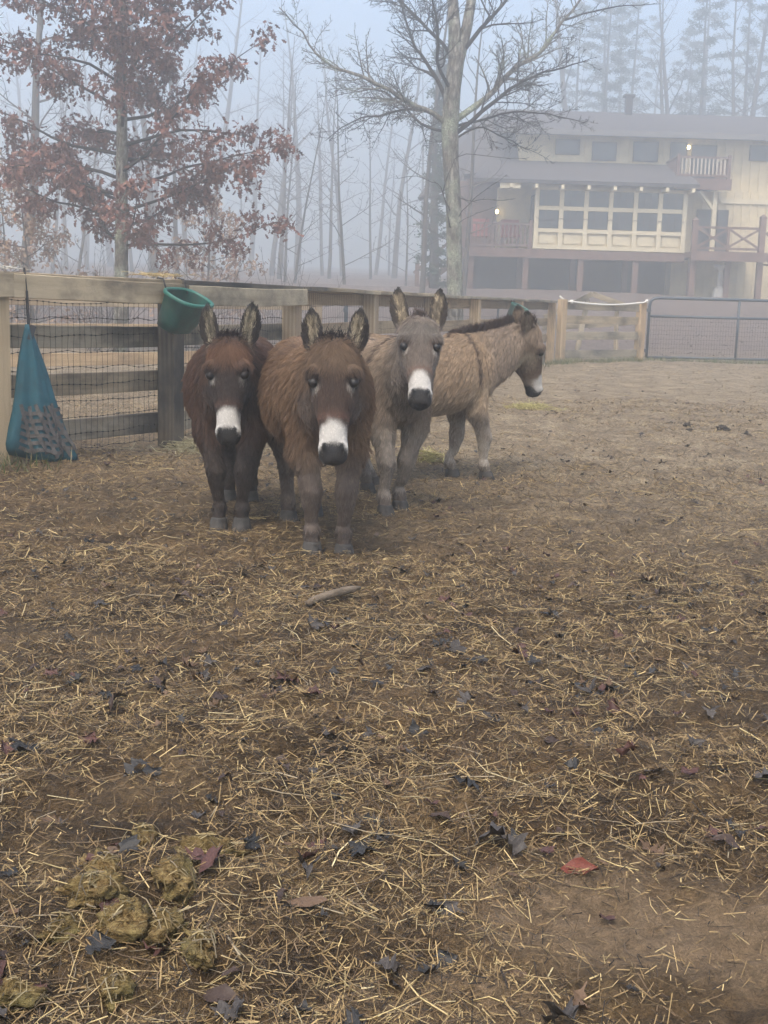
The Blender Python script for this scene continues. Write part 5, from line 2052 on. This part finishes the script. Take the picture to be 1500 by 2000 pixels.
def lump(name, loc, r, seed, label, mat, group=None, fuzz=70):
    rs_ = np.random.RandomState(seed)
    nu, nv_ = 40, 22
    th = np.linspace(.02, PI - .02, nv_)
    ph = np.linspace(0, 2 * PI, nu, endpoint=False)
    T_, P_ = np.meshgrid(th, ph, indexing='ij')
    u = np.stack([np.sin(T_) * np.cos(P_), np.sin(T_) * np.sin(P_), np.cos(T_)], -1).reshape(-1, 3)
    def nz(f, s):
        return vnoise(u[:, 0] * f + 7, u[:, 1] * f + u[:, 2] * f * 1.3, s) + vnoise(u[:, 2] * f + 3, u[:, 0] * f - u[:, 1] * f, s + 1) - 1
    d = 1 + .8 * nz(1.7, seed) + .6 * nz(4, seed + 2) + .4 * nz(9, seed + 4) + .2 * nz(22, seed + 6)
    v = u * d[:, None] * np.array(r)[None]
    idx_ = np.arange(nu * nv_).reshape(nv_, nu)
    f = np.stack([idx_[:-1], idx_[1:], np.roll(idx_[1:], -1, 1), np.roll(idx_[:-1], -1, 1)], -1).reshape(-1, 4)
    root = empty(name, (loc[0], loc[1], gz(loc[0], loc[1]) + r[2] * .2))
    root.rotation_euler = (0, 0, rs_.uniform(0, 6))
    tag(root, label, 'dung', group)
    link('lump', fast_mesh('lump', v, f, mat, True), root)
    if fuzz:
        k = rs_.choice(len(v), fuzz)
        mb = MB()
        for i in k:
            if u[i, 2] < -.2:
                continue
            p = Vector(v[i])
            dd = Vector((rs_.normal(), rs_.normal(), rs_.normal()))
            uu_ = Vector(u[i])
            dd = (dd - uu_ * dd.dot(uu_)).normalized()
            L = rs_.uniform(.012, .04)
            mb.tube([p - dd * L * .5 + Vector(u[i]) * .002, p + Vector(u[i]) * .004, p + dd * L * .5 + Vector(u[i]) * .002], rs_.uniform(.0007, .0014), 3, False)
        o = mb.build('fibres', M_STRAW, root)
        a = o.data.color_attributes.new('tint', 'FLOAT_COLOR', 'POINT')
        cols = np.ones((len(o.data.vertices), 4), dtype=np.float32)
        cols[:, :3] = np.repeat(STRAWC[rs_.choice(5, len(cols) // 9 + 1)] * rs_.uniform(.2, .6, (len(cols) // 9 + 1, 1)), 9, 0)[:len(cols)]
        a.data.foreach_set('color', cols.ravel())
        o['kind'] = 'stuff'
    return root


GD = 'fibrous dung clumps in the lower left corner'
lumps = [(-.40, 1.86, .075, .055), (-.335, 1.85, .05, .045), (-.47, 2.02, .06, .045), (-.50, 1.83, .05, .04), (-.27, 1.80, .05, .035), (-.31, 2.14, .085, .05), (-.44, 2.2, .06, .04), (-.385, 1.71, .055, .04), (-.53, 1.68, .06, .045), (-.34, 1.97, .06, .04), (-.47, 1.92, .06, .04)]
row_ = []
for i, (x_, y_, r_, h_) in enumerate(lumps):
    row_.append(lump('dung_clump', (x_, y_), (r_ * rl.uniform(.45, .85), r_ * rl.uniform(.35, .65), h_ * .5), 40 + i, 'yellow-brown fibrous dung clump among the straw in the lower left corner', M_DUNG, GD))
order_labels(row_, 'yellow-brown fibrous dung clump in the lower left corner, %s from the left')
M_DARKDUNG = plain_mat('dark_dropping', (0.035, 0.028, 0.022), 0.7, 0.3, 30)
row_ = []
for i, (x_, y_, r_) in enumerate([(2.9, 10.6, .045), (3.03, 10.3, .03), (2.6, 10.55, .025), (2.66, 10.85, .03)]):
    row_.append(lump('dropping', (x_, y_), (r_ * 1.2, r_, r_ * .75), 70 + i, 'small dark dropping on the open ground before the metal gate', M_DARKDUNG, 'droppings on the open ground', 0))
order_labels(row_, 'small dark dropping on the open ground before the metal gate, %s from the left')

# stick
m = MB()
A_, B_ = Vector((-.245, 3.985, gz(-.245, 3.985) + .018)), Vector((-.075, 4.2, gz(-.075, 4.2) + .03))
pts = [A_.lerp(B_, i / 7) + Vector((rl.gauss(0, .002), rl.gauss(0, .002), .006 * math.sin(i / 7 * PI))) for i in range(8)]
m.tube(pts, [.01, .014, .015, .014, .0145, .014, .012, .006], 10)
o_ = m.build('stick', plain_mat('weathered_stick', (.13, .1, .07), .85, .4, 45), None, True)
tag(o_, 'short thick grey-brown stick lying on the ground before the donkeys', 'stick')


def hay_tuft(x_, y_, r_, n, label, base=None, tint=(.5, .44, .18)):
    rs_ = np.random.RandomState(int(abs(x_) * 100) + n)
    a = rs_.uniform(0, 2 * PI, n)
    q = np.abs(rs_.normal(0, r_ * .5, n))
    cx, cy = x_ + np.cos(a) * q * 1.4, y_ + np.sin(a) * q
    z = ground_z(cx, cy) + rs_.uniform(.004, .07, n) * np.exp(-(q / r_) ** 2)
    me = straw_mesh('hay', cx, cy, z, rs_.uniform(.05, .16, n), rs_.uniform(0, 2 * PI, n), rs_.normal(0, .3, n), rs_.uniform(.0016, .003, n),
                    np.array(tint)[None] * rs_.uniform(.6, 1.25, (n, 1)), rs_.normal(0, .12, n), M_STRAW)
    o = link('hay_tuft', me)
    tag(o, label, kind='stuff')


hay_tuft(1.43, 12.5, .22, 420, 'yellow-green wisp of hay on the ground below the tan donkey\'s muzzle')
hay_tuft(-1.25, 8.35, .3, 500, 'pale hay spilled at the foot of the black fence post', None, (.4, .36, .22))
hay_tuft(.28, 7.9, .12, 120, 'small hay wisp on the ground behind the raised-head donkey')
# hay caught on the cap above the feeder
m = MB()
cols = []
for i in range(150):
    p = Vector((*FP[2], 0)) - d1 * (.12 + rl.gauss(0, .13)) + n1_ * rl.uniform(-.09, .1) + Vector((0, 0, 1.152 + rl.uniform(0, .018)))
    dd = Vector((rl.gauss(0, 1), rl.gauss(0, 1), rl.gauss(0, .2))).normalized() * rl.uniform(.02, .06)
    m.tube([p - dd, p + Vector((0, 0, .004)), p + dd], .0016, 3, False)
    cols += [tuple(STRAWC[rl.randrange(5)] * rl.uniform(.5, 1))] * 9
o_ = m.build('hay_wisp', M_STRAW)
a = o_.data.color_attributes.new('tint', 'FLOAT_COLOR', 'POINT')
c4 = np.ones((len(cols), 4), dtype=np.float32)
c4[:, :3] = cols
a.data.foreach_set('color', c4.ravel())
tag(o_, 'hay caught on the fence cap above the near green bucket', 'hay')

# grass at the foot of the panel, the gate and the near post
rs_ = np.random.RandomState(3)
gxs, gys = [], []
for (x0, y0, x1, y1, n_, sp) in ((3.1, 22.9, 5.0, 24.6, 1500, .16), (5.1, 24.8, 8.2, 25.0, 1300, .12), (-2.5, 6.9, -2.05, 7.1, 260, .1), (3.0, 22.3, 3.3, 22.7, 300, .15), (-.2, 13.2, 2.8, 22.6, 900, .2)):
    s_ = rs_.rand(n_)
    gxs.append(x0 + (x1 - x0) * s_ + rs_.normal(0, sp, n_))
    gys.append(y0 + (y1 - y0) * s_ + rs_.normal(0, sp, n_))
gx_, gy_ = np.concatenate(gxs), np.concatenate(gys)
n = len(gx_)
yaw = rs_.uniform(0, 2 * PI, n)
hh = rs_.uniform(.03, .13, n)
ww = rs_.uniform(.003, .007, n)
z_ = ground_z(gx_, gy_)
V = np.empty((n, 3, 3))
V[:, 0] = np.stack([gx_ - np.cos(yaw) * ww, gy_ - np.sin(yaw) * ww, z_ - .01], 1)
V[:, 1] = np.stack([gx_ + np.cos(yaw) * ww, gy_ + np.sin(yaw) * ww, z_ - .01], 1)
V[:, 2] = np.stack([gx_ + rs_.normal(0, .5, n) * hh, gy_ + rs_.normal(0, .5, n) * hh, z_ + hh], 1)
gc = np.array([(.07, .1, .03), (.12, .13, .05), (.2, .17, .09)])[rs_.choice(3, n)] * rs_.uniform(.7, 1.3, (n, 1))
o_ = link('grass', fast_mesh('grass', V.reshape(-1, 3), np.arange(n * 3).reshape(n, 3), M_STRAW, False, np.repeat(gc, 3, 0)))
tag(o_, 'sparse grass along the foot of the fence and gate', kind='stuff')
